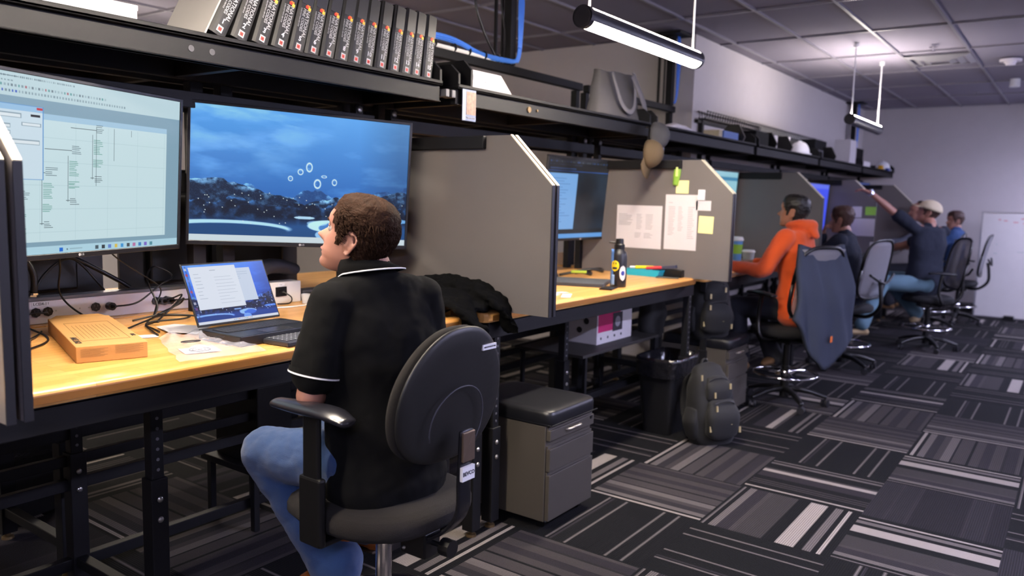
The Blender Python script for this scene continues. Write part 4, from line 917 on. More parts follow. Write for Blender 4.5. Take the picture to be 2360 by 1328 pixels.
        MB().tube([(-.05, .0, seat_z-.10), (-.22, 0, seat_z-.10), (-.33, 0, seat_z), (-.33, 0, seat_z+.15), (-.31, 0, seat_z+.25)], .018, 10).tube([(-.33, -.2, seat_z+.30), (-.36, 0, seat_z+.22), (-.33, .2, seat_z+.30)], .012, 8).build('spine_bar', M_BLK2, r, smooth=True, local=True)
        for s in (1, -1):
            ys = s*.275
            MB().chain([(-.13, ys, seat_z+.24), (0, ys, seat_z+.25), (.13, ys, seat_z+.245)], [(.012, .03), (.014, .042), (.012, .034)], hint=(0, 0, 1), n=14).build('arm_pad', M_BLK2, r, smooth=True, local=True)
            MB().tube([(.0, ys, seat_z+.24), (.02, ys, seat_z+.05), (-.02, ys, seat_z-.08), (0, s*.10, seat_z-.10)], .016, 10).build('arm_post', M_BLK2, r, smooth=True, local=True)
    return r
HC = V((-1.67, 1.68, 0))
chair('charcoal task chair with a rounded shell back under the man in the black polo', HC, PI, 'task', .65)

# ------------------------------------------------------------ people
def ik(s, w_, l1, l2, pole):
    s = V(s); w_ = V(w_); d = w_-s; L = min(d.length, (l1+l2)*.999); dn = d.normalized(); a = (l1*l1-l2*l2+L*L)/(2*L); h = math.sqrt(max(l1*l1-a*a, 0))
    p = V(pole)-s; p = (p-dn*p.dot(dn)).normalized(); return s+dn*a+p*h, s+dn*L
HEADP = [(-.120, .062, .035, .012), (-.116, .078, .012, .026), (-.106, .086, -.005, .036), (-.094, .086, -.022, .043), (-.084, .080, -.036, .049), (-.076, .087, -.045, .053), (-.069, .085, -.052, .056), (-.061, .089, -.058, .058), (-.050, .085, -.066, .061),
 (-.038, .086, -.075, .064), (-.022, .086, -.083, .0675), (-.008, .083, -.090, .070), (.004, .082, -.095, .072), (.016, .088, -.099, .0735), (.028, .093, -.101, .075), (.045, .093, -.103, .0765), (.062, .086, -.101, .075), (.078, .073, -.094, .069), (.092, .053, -.080, .057), (.104, .026, -.058, .040), (.110, .005, -.036, .024), (.113, -.010, -.018, .008)]
def head_ring(z, grow=0):
    P = HEADP
    z = max(min(z, P[-1][0]), P[0][0]); i = 0
    while i < len(P)-2 and z > P[i+1][0]: i += 1
    t = (z-P[i][0])/(P[i+1][0]-P[i][0]); return [P[i][k]*(1-t)+P[i+1][k]*t for k in (1, 2, 3)]
def head_pt(z, th, grow=0):
    f, b, w_ = head_ring(z); cx = (f+b)/2; a = (f-b)/2+grow; w2 = w_+grow
    c, s = math.cos(th), math.sin(th); n = 2.35
    k = (abs(c)**n+abs(s)**n)**(-1/n); x = cx+a*c*k; y = w2*s*k
    if grow == 0:
        # nose ridge, eye sockets, cheeks
        if -.048 < z < .020 and c > 0:
            u = (.020-z)/.052; hgt = .036*min(1, u)**1.25 if z > -.032 else .036*max(0, (z+.048)/.016)**.8
            sg = .0065+.0085*min(1, max(0, u)); x += hgt*math.exp(-(y/sg)**2/1.3)
        if c > 0:
            for s_ in (1, -1): x -= .012*math.exp(-(((y-s_*.031)/.015)**2+((z-.004)/.010)**2))
            x -= .006*math.exp(-((z+.069)/.003)**2)*math.exp(-(y/.024)**2)
    return V((x, y, z))
def head_geo(mb, M):
    N = 48; zs_ = np.concatenate([np.linspace(-.120, .10, 56), np.linspace(.103, .113, 6)]); R = []
    for z in zs_: R.append([M@head_pt(z, 2*PI*k/N) for k in range(N)])
    mb.rings(R)
    for s in (1, -1):   # ears
        c = V((-.008, s*.0735, -.016)); out = V((-.35, s*.9, 0)).normalized()
        E_ = [(.006, -.026, 0), (-.004, -.031, .002), (-.010, -.022, .006), (-.017, -.004, .010), (-.022, .014, .013), (-.018, .027, .013), (-.006, .033, .009), (.006, .028, .004), (.010, .016, .001)]
        mb.tube([M@(c+V((e[0], 0, e[1]))+out*e[2]) for e in E_], .0042, 8, 4)
        mb.chain([M@(c+V((.004, 0, -.018))-out*.004), M@(c+V((-.006, 0, 0))+out*.0005), M@(c+V((-.004, 0, .022))+out*.001)], [(.003, .007), (.004, .013), (.003, .010)], hint=M.to_3x3()@out, n=10)
        mb.tube([M@(c+V((e[0], 0, e[1]))+out*e[2]) for e in [(-.002, -.014, .004), (-.010, -.002, .007), (-.011, .012, .008), (-.003, .022, .006)]], .003, 6, 3)
        mb.sphere(M@(c+V((.009, 0, -.008))), .006, 8, 6)
def hand(mb, wr, d, up, side, curl=.5, sc_=1.0, spread=.06):
    """wr wrist, d direction of the hand, up = back of hand normal, side=+1 thumb on (up x d)*side"""
    d = V(d).normalized(); up = V(up); up = (up-d*up.dot(d)).normalized(); t = up.cross(d)*side; wr = V(wr)
    mb.chain([wr-d*.02, wr+d*.02*sc_, wr+d*.055*sc_, wr+d*.088*sc_], [(.020, .027), (.017, .033), (.015, .041), (.012, .039)], hint=up, n=14)
    for i, (o, L) in enumerate(((.030, .072), (.010, .080), (-.011, .074), (-.030, .058))):
        b = wr+d*.082*sc_+t*o; dd = (d+t*spread*(1.5-i)*.6).normalized(); P = [b-d*.02]; cur = b; ang = 0
        for k, fr in enumerate((.44, .32, .24)):
            P.append(cur.copy()); ang += curl*(.55 if k == 0 else .8); cur = cur+(dd*math.cos(ang)-up*math.sin(ang))*L*fr*sc_
        P.append(cur); mb.chain(P, [.0095, .0095, .0088, .0082, .0072], n=10, sub=3)
    b = wr+d*.025*sc_+t*.026; mb.chain([b-t*.012, b+t*.008+d*.014, b+t*.026+d*.042-up*.01*curl, b+t*.030+d*.068-up*.025*curl], [.013, .0125, .0105, .0085], n=10, sub=3)
def hair_shell(root, M, m, tufts=1500, thick=.012, style='short', seed=3):
    rng = random.Random(seed); mb = MB()
    def cover(z, th):
        """1 where hair grows; th=0 front"""
        a = abs((th+PI) % (2*PI)-PI)/PI
        lo = .066-.006*math.cos(a*8) if a < .25 else (.066-(a-.25)/.10*.066 if a < .35 else (.002 if a < .455 else (.016 if a < .56 else max(-.074, .016-(a-.56)*.95))))
        if style == 'balding': lo = .03 if a > .45 else .2
        if .375 < a < .43: lo = -.030 if style == 'short' else lo
        return z-lo
    N = 64; zs_ = np.linspace(-.078, .113, 46); idx = {}
    for i, z in enumerate(zs_):
        for k in range(N):
            th = 2*PI*k/N; cv = cover(z, th); g = thick*min(1, max(.12, cv/.03))*(1+.6*max(0, (z-.05)/.06)); g += .0045*noise.noise(V((math.cos(th)*4, math.sin(th)*4+z*20, z*70)))*min(1, max(0, cv/.03))
            p = head_pt(z, th, max(g, .001)); 
            if z > .04: p.z += g*1.05*min(1, (z-.04)/.05)
            mb.v.append(M@p); idx[i, k] = cv
    for i in range(len(zs_)-1):
        for k in range(N):
            if max(idx[i, k], idx[i+1, k], idx[i, (k+1) % N], idx[i+1, (k+1) % N]) > 0:
                mb.f.append([i*N+k, i*N+(k+1) % N, (i+1)*N+(k+1) % N, (i+1)*N+k]); mb.mi.append(0)
    top = [(len(zs_)-1)*N+k for k in range(N)]; mb.f.append(top); mb.mi.append(0)
    M3 = M.to_3x3()
    for q in range(tufts):
        for _ in range(60):
            z = rng.uniform(-.072, .118); th = rng.uniform(0, 2*PI)
            if cover(min(z, .113), th) > (.036 if abs((th+PI) % (2*PI)-PI)/PI < .38 else (.018 if abs((th+PI) % (2*PI)-PI)/PI < .60 else .006)): break
        zz = min(z, .111); g = thick*.75; p = head_pt(zz, th, g)
        if z > .095: r_ = rng.uniform(0, 1)**.5; p = V((-.012+.055*r_*math.cos(th), .055*r_*math.sin(th), .113+thick*.9-.018*r_*r_))
        nrm = V((p.x+.01, p.y, p.z*.8)).normalized(); a = abs((th+PI) % (2*PI)-PI)/PI
        dr = V((-.75, 0, -.45)) if p.z < .07 else V((-1, .1*math.sin(q), .0)); 
        if a < .2 and p.z > .06: dr = V((-.8, .5 if p.y > 0 else .3, .4))
        dr = dr+V((rng.gauss(0, .25), rng.gauss(0, .25), rng.gauss(0, .25))); dr = (dr-nrm*dr.dot(nrm)).normalized(); sd = nrm.cross(dr)
        L = rng.uniform(.018, .034); wv = rng.uniform(-1, 1); P = []
        for k in range(5):
            t = k/4; P.append(p+dr*L*t+sd*.004*wv*math.sin(t*5)+nrm*(.0065*math.sin(t*PI)-.001*t))
        mb.tube([M@x for x in P], lambda t: .0027*(1-.85*t), 4, 1)
    return mb.build('hair', m, root, smooth=True)
def person(lab, J, skin, shirt, pants, shoe, hairm, hero=False, sleeve='short', belt=None, hood=False, group=None, tufts=300, cap=None, balding=False, hands=((.6, 1), (.6, 1)), boots=False, collar=None):
    """J: joint positions in world space"""
    J = {k: V(v) if not isinstance(v, (int, float)) else v for k, v in J.items()}
    root = thing('person', lab, 'person', (J['pelvis'].x, J['pelvis'].y, J['pelvis'].z), 0, group)
    R = (J['shR']-J['shL']).normalized(); S = 1.0
    hf = J['hdir'].normalized(); hu = V((0, 0, 1)); hu = (hu-hf*hu.dot(hf)).normalized()
    if 'hroll' in J: hu = Quaternion(hf, J['hroll']) @ hu
    hl = hu.cross(hf); HM = Matrix((hf, hl, hu)).transposed().to_4x4(); HM.translation = J['head']
    nb = J['neck']; ch = J['chest']; pe = J['pelvis']; up = (nb-pe).normalized(); F = up.cross(R).normalized()
    vox = .0045 if hero else .007
    b = MB(); head_geo(b, HM)
    b.chain([nb-up*.06, nb+up*.01, J['head']+HM.to_3x3()@V((-.022, 0, -.060)), J['head']+HM.to_3x3()@V((-.020, 0, -.02))], [.066, .058, .054, .056], n=20)
    b.chain([pe-up*.05, pe+(ch-pe)*.5, ch, nb-up*.05], [(.09, .14), (.08, .12), (.09, .15), (.06, .10)], hint=F, n=20)
    for s, k in (('L', 0), ('R', 1)):
        sh, el, wr = J['sh'+s], J['el'+s], J['wr'+s]
        b.chain([nb-up*.05+(sh-nb)*.3, sh], [.05, .05]); b.chain([sh, sh+(el-sh)*.45, el], [.048, .047, .039], n=16); fa = wr-el
        b.chain([el, el+fa*.3, el+fa*.75, wr], [.040, .041, .030, .026], n=16)
        hd = J.get('hd'+s, fa); hup = J.get('hup'+s, V((0, 0, 1))); hand(b, wr, hd, hup, 1 if s == 'R' else -1, hands[k][0])
        hp, kn, an = J['hip'+s], J['kn'+s], J['an'+s]
        b.chain([hp+(kn-hp)*.1, kn+(hp-kn)*.1, kn+(an-kn)*.12, an], [.050, .036, .034, .028], n=12, sub=2)
    body = b.build('body', skin, root, remesh=vox, smo=2 if hero else 1)
    if hero:
        for s in (1, -1):
            e = MB(); e.sphere(HM@V((.0685, s*.031, .004)), .0125, 16, 10); o = e.build('eye', mat('eye_white', '9a9694', .3), root, smooth=True)
            MB().sphere(HM@V((.0768, s*.0315, .005)), .0052, 12, 8).build('iris', mat('iris_blue_grey', '4a6078', .2), o, smooth=True)
            MB().tube([HM@V(p) for p in ((.074, s*.018, .010), (.0805, s*.030, .0135), (.073, s*.045, .010))], .0022, 6, 4).build('eyelid', skin, o, smooth=True)
            MB().chain([HM@V(p) for p in ((.090, s*.014, .022), (.0905, s*.028, .0275), (.080, s*.046, .025))], [(.0016, .0035), (.002, .0042), (.001, .002)], hint=HM.to_3x3()@V((1, 0, 0)), n=8).build('eyebrow', hairm, root, smooth=True)
        MB().chain([HM@V(p) for p in ((.077, -.024, -.070), (.0895, -.010, -.066), (.0905, 0, -.067), (.0895, .010, -.066), (.077, .024, -.070))], [.0012, .0038, .0042, .0038, .0012], n=8).build('lips', mat('lip_pink', 'a8605a', .45), root, smooth=True)
    if not cap or tufts: 
        hair_shell(root, HM, hairm, tufts, .011 if hero else (.003 if cap else .013), 'balding' if balding else 'short')
    if cap:
        c_ = MB(); rg = []
        for k in range(9):
            a = PI/2*k/8; rg.append([HM@V((-.010+.122*math.cos(a)*math.cos(t), .102*math.cos(a)*math.sin(t), .035+.105*math.sin(a))) for t in np.linspace(0, 2*PI, 28, endpoint=False)])
        c_.rings(rg); o = c_.build('cap', cap, root, smooth=True)
        g = MB(); T_ = np.linspace(-1.05, 1.05, 12); inn = [V((-.01+.120*math.cos(t), .100*math.sin(t), .040)) for t in T_]; out = [V((-.01+.120*math.cos(t)+.080*max(math.cos(t), .01)**.6, .100*math.sin(t), .040-.010*abs(math.sin(t)))) for t in T_]
        vs = [HM@p for p in inn]+[HM@p for p in out]+[HM@(p+V((0, 0, .004))) for p in inn]+[HM@(p+V((0, 0, .004))) for p in out]; n = len(T_); fs = []
        for k in range(n-1): fs += [(k, k+1, n+k+1, n+k), (2*n+k, 3*n+k, 3*n+k+1, 2*n+k+1), (n+k, n+k+1, 3*n+k+1, 3*n+k)]
        g.add(vs, fs); g.build('cap_brim', cap, o, smooth=True)
    # shirt
    s_ = MB(); T = J.get('torso', None)
    hem = pe-up*J.get('hemdrop', .03); w1 = J.get('wide', 1.0)
    s_.chain([hem, hem+(ch-hem)*.28, hem+(ch-hem)*.62, ch, nb-up*.055, nb-up*.012], [(.148, .200*w1), (.136, .182*w1), (.116, .180*w1), (.118, .196*w1), (.090, .168*w1), (.062, .075)], hint=F, n=32, sub=6, pw=2.3)
    for s in 'LR':
        sh, el, wr = J['sh'+s], J['el'+s], J['wr'+s]
        s_.chain([nb-up*.04, nb-up*.045+(sh-nb)*.55, sh], [.058, .062, .062], n=18)
        if sleeve == 'short':
            a_ = (el-sh); s_.chain([sh, sh+a_*.35, sh+a_*.72], [.062, .068, .071], n=20, sub=5)
        else:
            s_.chain([sh, sh+(el-sh)*.5, el, el+(wr-el)*.5, wr-(wr-el)*.06], [.072, .066, .062, .052, .040], n=18)
    if hood:
        s_.chain([nb+F*.06+up*.02+R*.07, nb-F*.02+up*.03+R*.095, nb-F*.085+up*.015, nb-F*.02+up*.03-R*.095, nb+F*.06+up*.02-R*.07], [.028, .036, .050, .036, .028], n=14)
        s_.chain([nb-F*.08+up*.01, nb-F*.125-up*.06], [(.035, .09), (.02, .05)], hint=F, n=14)
    shirt_o = s_.build('hoodie' if hood else 'shirt', shirt, root, remesh=.007 if hero else .010, smo=6, disp=(.018, .10) if hero else (.02, .12))
    if sleeve == 'short' and collar is not None:
        for s in 'LR':
            sh, el = J['sh'+s], J['el'+s]; a_ = (el-sh); p = sh+a_*.72; t = a_.normalized(); a1, b1 = frame_from(t)
            def ringp(c, r): return [c+a1*math.cos(q)*r+b1*math.sin(q)*r for q in np.linspace(0, 2*PI, 28, endpoint=False)]
            MB().rings([ringp(p-t*.004, .074), ringp(p+t*.014, .0745), ringp(p+t*.014, .067), ringp(p-t*.004, .067)], caps=False).build('sleeve_band', shirt, shirt_o, smooth=False)
            MB().rings([ringp(p+t*.011, .0755), ringp(p+t*.0155, .0755), ringp(p+t*.0155, .071)], caps=False).build('sleeve_stripe', M_WHITE, shirt_o)
        # turned down collar standing round the neck, lower at the front
        hn = J['head']+HM.to_3x3()@V((-.022, 0, -.060)); nd = (hn-nb).normalized()
        lo, hi, out = [], [], []
        for q in np.linspace(0, 2*PI, 40, endpoint=False):
            e = R*math.cos(q)+F*math.sin(q); bk = -math.sin(q)
            base = nb-up*.012+e*.088-up*(.030*max(0, -bk)-.012*max(0, bk))+F*0
            topp = nb+nd*(.046+.012*bk)+e*.064+F*.004
            lo.append(base-up*.004); hi.append(topp); out.append(base+e*.012+up*.001)
        inner = [h-(h-nb).normalized()*.003-nd*.003 for h in hi]; 
        MB().rings([lo, out, hi, inner, [l*.5+i_*.5 for l, i_ in zip(lo, inner)]], caps=False).build('collar', collar, shirt_o, smooth=True)
        st = MB(); P = [o+(up*-.001)+(o-nb).normalized()*.001 for o in out]; back = [P[k] for k in range(16, 40)]+[P[k] for k in range(0, 4)]
        st.tube(back, .0024, 6, 2); st.build('collar_stripe', M_WHITE, shirt_o, smooth=True)
    # trousers
    p_ = MB(); p_.chain([pe-R*.06-up*.02, pe+R*.06-up*.02], [(.10, .10), (.10, .10)], n=20); p_.chain([pe-up*.05, pe+up*.05], [(.112, .165), (.108, .155)], hint=F, n=26)
    for s in 'LR':
        hp, kn, an = J['hip'+s], J['kn'+s], J['an'+s]
        p_.chain([hp-(kn-hp).normalized()*.03, hp+(kn-hp)*.5, kn], [.100, .090, .078], n=20, sub=6)
        c_ = an-kn; p_.chain([kn, kn+c_*.3, kn+c_*.7, an-c_.normalized()*.005], [.078, .072, .066, .074] if not boots else [.078, .074, .076, .090], n=20, sub=5)
    tr = p_.build('jeans' if pants.name.startswith('denim') else 'trousers', pants, root, remesh=.007 if hero else .010, smo=5, disp=(.014, .06) if hero else None)
    if belt:
        rg = [[pe+up*z+R*math.cos(q)*(.152+e)+F*math.sin(q)*(.108+e) for q in np.linspace(0, 2*PI, 40, endpoint=False)] for z, e in ((.028, .012), (.028, .016), (.060, .016), (.060, .012))]
        MB().rings(rg, caps=False).build('belt', belt, tr)
    for s in 'LR':
        an = J['an'+s]; toe = J['toe'+s]; d = (toe-an); d.z = 0; d.normalize(); tv = (toe-an); f = MB(); zt_ = toe.z
        f.chain([an+V((0, 0, .04)), an+V((0, 0, -.02)), V((an.x, an.y, zt_+.035))-d*.035], [.042, .042, .038], n=16)
        f.chain([V((an.x, an.y, zt_+.03))-d*.05, V((an.x, an.y, zt_+.035)), V((an.x, an.y, zt_+.03))+d*.09, V((toe.x, toe.y, zt_+.018))], [(.028, .034), (.034, .036), (.028, .042), (.016, .026)], hint=(0, 0, 1), n=18)
        if boots: f.chain([an+V((0, 0, .16)), an], [.050, .046], n=16)
        o = f.build('boot' if boots else 'shoe', shoe, root, remesh=.006, smo=3)
        so = MB().chain([V((an.x, an.y, zt_+.004))-d*.055, V((an.x, an.y, zt_+.004))+d*.04, V((toe.x, toe.y, zt_+.004))+d*.005], [(.006, .036), (.006, .040), (.006, .026)], hint=(0, 0, 1), n=16, pw=4).build('sole', mat('dark_sole', '3a2c20', .7), o)
    return root
M_HAIRB = mat('brown_hair', '2c1c13', .7, var=.7, vscale=90, spec=.08, bump=.5, bscale=150); M_HAIRD = mat('dark_hair', '15120f', .5, var=.2, vscale=60); M_HAIRR = mat('reddish_brown_hair', '3a2018', .6, var=.2)
M_POLO = mat('black_polo_knit', '040405', .95, bump=.35, bscale=900, sheen=0, spec=.2)
M_DENIM = mat('denim_blue', '1f3c68', .9, bump=.35, bscale=600, var=.25, vscale=9, sheen=.2); M_DENIML = mat('denim_light', '54707f', .9, bump=.2, bscale=500, var=.15)
M_DKTROUS = mat('dark_trousers', '1a1c26', .9); M_ORANGE = mat('orange_hoodie_fleece', 'cc4c14', .95, bump=.2, bscale=300, sheen=.2); M_NAVY = mat('navy_cotton', '0e1526', .92, bump=.2, bscale=400)
M_LEATHER = mat('tan_boot_leather', '9a5522', .4, bump=.3, bscale=60, var=.3, vscale=30); M_BELT = mat('brown_belt', '5a341e', .5); M_KHAKI = mat('khaki_cap', 'b8ab92', .85); M_TANSHOE = mat('tan_shoe', '9c8664', .7); M_BLUESH = mat('blue_shirt', '27436f', .9); M_BROWNSHOE = mat('brown_boot_suede', '6a4c2c', .8)
HERO = dict(pelvis=(-1.665, 1.675, .755), chest=(-1.695, 1.675, 1.10), neck=(-1.715, 1.665, 1.315), head=(-1.745, 1.635, 1.408), hdir=(-.89, -.42, .33),
  shL=(-1.715, 1.505, 1.225), shR=(-1.665, 1.835, 1.225), hipL=(-1.70, 1.585, .735), hipR=(-1.68, 1.765, .735), knL=(-2.045, 1.53, .715), knR=(-2.07, 1.83, .72), anL=(-1.86, 1.66, .345), anR=(-1.95, 1.88, .40),
  toeL=(-1.99, 1.63, .25), toeR=(-2.10, 1.87, .30), elL=(-1.735, 1.45, .965), elR=(-1.68, 1.88, .975), wrL=(-1.87, 1.64, .945), wrR=(-1.90, 1.74, .955), hdL=(-.2, .9, 0), hdR=(-.2, -.9, .1), hemdrop=.075, wide=1.0)
person('young man in black polo and jeans looking up at the big screen', HERO, M_SKIN, M_POLO, M_DENIM, M_LEATHER, M_HAIRB, hero=True, tufts=3600, belt=M_BELT, collar=M_POLO, boots=True)
for o in bpy.data.objects:
    if o.name.startswith('shirt') and o.parent and o.parent.name.startswith('person'): pass

def seated(pel, yaw, head_z, head_dir, hands_to, knees=.42, lean=.1, foot=(.05, 0), foot_z=.2, wide=1.0, shz=None):
    pel = V(pel); F = V((math.cos(yaw), math.sin(yaw), 0)); L = V((-F.y, F.x, 0)); nz = head_z-.22+.0
    neck = pel+F*lean+V((0, 0, nz-pel.z)); ch = pel+(neck-pel)*.62; J = dict(pelvis=pel, chest=ch, neck=neck, head=neck+F*.035+V((0, 0, .105)), hdir=head_dir, wide=wide)
    for s, k in (('L', 1), ('R', -1)):
        sh = neck+L*k*.185+V((0, 0, -.075)); J['sh'+s] = sh; hp = pel+L*k*.09-V((0, 0, .02)); J['hip'+s] = hp; kn = hp+F*knees+L*k*.05+V((0, 0, -.01)); J['kn'+s] = kn
        an = kn+F*foot[0]*-1+V((0, 0, -.40)); J['an'+s] = an; J['toe'+s] = an+F*.15+V((0, 0, -.09))
        w_ = V(hands_to[0 if s == 'L' else 1]); el, w2 = ik(sh, w_, .30, .26, sh+V((0, 0, -.5))+L*k*.3-F*.1); J['el'+s] = el; J['wr'+s] = w2
    return J
# orange hoodie
J = seated((-1.72, 6.12, .76), PI*.97, 1.58, (-.95, -.05, .1), ((-2.16, 5.83, 1.055), (-2.15, 6.35, 1.055)), lean=.05, wide=1.05)
J['head'] = V((-1.80, 6.13, 1.475)); J['neck'] = V((-1.74, 6.12, 1.355)); J['anR'] = V((-1.86, 6.10, .34)); J['toeR'] = V((-1.90, 5.96, .30))
chair('drafting chair draped with a slate jacket under the orange hoodie wearer', (-1.77, 6.09, 0), PI*.83, 'mesh', .62)
person('person in a bright orange hoodie with short dark hair working at a bench', J, M_SKIN2, M_ORANGE, M_DKTROUS, M_BROWNSHOE, M_HAIRD, sleeve='long', hood=True, tufts=250)
# slate jacket on that chair's back
M_SLATE = mat('slate_blue_jacket', '2c3345', .9, bump=.3, bscale=300)
def drape(name, lab, cat, c, yaw, w, top, bottoms, m, bulge=.05):
    mb = MB(); c = V(c); F = V((math.cos(yaw), math.sin(yaw), 0)); L = V((-F.y, F.x, 0)); nx, nz = 24, 26
    for side in (1, -1):
        for i in range(nz+1):
            for j in range(nx+1):
                u = -1+2*j/nx; t = i/nz; zb = bottoms(u); z = top+.03*abs(u)**2-(top+.03*abs(u)**2-zb)*t
                ww = w*(.80+.35*t-.10*t*t); x = side*.018-.10*min(1, t*2.2)*(1-u*u*.4)-.01*t + .014*math.sin(u*9+t*3)*t+.012*noise.noise(V((u*3, t*3, side)))
                mb.v.append(c+L*(u*ww+.012*math.sin(t*8+u*5))+F*x+V((0, 0, z)))
    n = (nx+1)*(nz+1)
    for i in range(nz):
        for j in range(nx):
            q = i*(nx+1)+j; mb.f.append([q, q+1, q+nx+2, q+nx+1]); mb.f.append([n+q+nx+1, n+q+nx+2, n+q+1, n+q]); mb.mi += [0, 0]
    for j in range(nx):
        mb.f.append([j+1, j, n+j, n+j+1]); q = nz*(nx+1)+j; mb.f.append([q, q+1, n+q+1, n+q]); mb.mi += [0, 0]
    for i in range(nz):
        q = i*(nx+1); mb.f.append([q, q+nx+1, n+q+nx+1, n+q]); q += nx; mb.f.append([q+nx+1, q, n+q, n+q+nx+1]); mb.mi += [0, 0]
    o = mb.build(name, m, None, smooth=True); return tag(o, lab, cat)
jk = drape('jacket', 'slate blue jacket with a small orange tag draped over the chair back', 'jacket', (-1.53, 5.945, 0), PI*.83, .27, 1.22, lambda u: .34+(.42 if u > .1 else .22)*abs(u-.1)**1.2+.02*math.sin(u*9), M_SLATE)
MB().box((-1.405, 5.86, .555), (-1.397, 5.90, .60)).build('orange_tag', mat('orange_tag', 'd06a2a', .6), jk, bevel=.003)
# navy person leaning on a hand
J = seated((-1.74, 7.86, .74), PI, 1.50, (-.95, .05, -.05), ((-1.98, 7.78, 1.30), (-2.15, 8.1, 1.06)), lean=.08, wide=1.0)
J['head'] = V((-1.86, 7.85, 1.395)); J['elL'], J['wrL'] = ik(J['shL'], V((-2.0, 7.80, 1.245)), .30, .26, V((-2.15, 7.7, .9))); J['hdL'] = V((.15, .1, .9)); J['hupL'] = V((-1, 0, .2))
chair('dark mesh backed drafting chair with the person in navy', (-1.76, 7.83, 0), PI*.90, 'mesh', .62)
person('person in navy with reddish brown hair resting chin on a hand', J, M_SKIN, M_NAVY, M_DKTROUS, M_BROWNSHOE, M_HAIRR, sleeve='long', tufts=250, hands=((1.6, 1), (.6, 1)))
# man with cap reaching up
J = seated((-1.36, 9.45, .735), PI*1.0, 1.50, (-.92, -.1, .28), ((-1.90, 8.97, 1.70), (-1.9, 9.75, 1.02)), lean=.0, wide=1.1)
J['neck'] = V((-1.33, 9.42, 1.345)); J['chest'] = V((-1.34, 9.43, 1.14)); J['head'] = V((-1.37, 9.46, 1.475)); J['shL'] = V((-1.46, 9.27, 1.31)); J['shR'] = V((-1.22, 9.60, 1.28))
J['elL'] = V((-1.66, 9.15, 1.48)); J['wrL'] = V((-1.86, 8.99, 1.67)); J['hdL'] = V((-.9, -.3, .35)); J['hupL'] = V((0, 0, 1))
J['knL'] = V((-1.70, 9.15, .72)); J['anL'] = V((-1.80, 8.78, .30)); J['toeL'] = V((-1.90, 8.70, .19)); J['knR'] = V((-1.76, 9.6, .74)); J['anR'] = V((-1.44, 9.73, .36)); J['toeR'] = V((-1.46, 9.62, .26))
chair('drafting chair with a pale mesh back, standing furthest out in the aisle', (-1.30, 9.52, 0), PI*1.17, 'mesh', .60)
p = person('man in a khaki cap and navy t-shirt stretching one arm up', J, M_SKIN, M_NAVY, M_DENIML, M_TANSHOE, M_HAIRR, tufts=350, cap=M_KHAKI, belt=M_BELT)
w_ = J['wrL']; d = (J['elL']-w_).normalized(); MB().cyl(w_+d*.0, w_+d*.025, .034, n=16).cyl(w_+d*.012+V((0, 0, .030)), w_+d*.012+V((.0, 0, .040)), .018, n=14).build('wristwatch', mat('silver_watch', 'b8c4d8', .3, .8), p)
# two further people
J = seated((-1.60, 11.2, .74), PI, 1.53, (-.85, -.4, 0), ((-2.1, 10.9, 1.06), (-2.1, 11.4, 1.06)), lean=.0)
J['head'] = V((-1.73, 11.15, 1.475)); chair('drafting chair hidden behind the man in the cap', (-1.52, 11.2, 0), PI, 'mesh', .60)
person('balding person mostly hidden behind the man in the khaki cap', J, M_SKIN, mat('grey_shirt', '565a68', .9), M_DKTROUS, M_BROWNSHOE, M_HAIRR, sleeve='long', tufts=60, balding=True)
J = seated((-1.38, 12.0, .70), PI*.98, 1.475, (-.80, -.60, 0), ((-1.85, 11.7, .98), (-1.85, 12.2, .98)), lean=.0)
chair('drafting chair of the man in the blue shirt by the far wall', (-1.30, 12.0, 0), PI, 'mesh', .58)
person('man in a blue shirt sitting furthest away by the far wall', J, M_SKIN, M_BLUESH, M_DKTROUS, M_BROWNSHOE, M_HAIRR, sleeve='long', tufts=150)

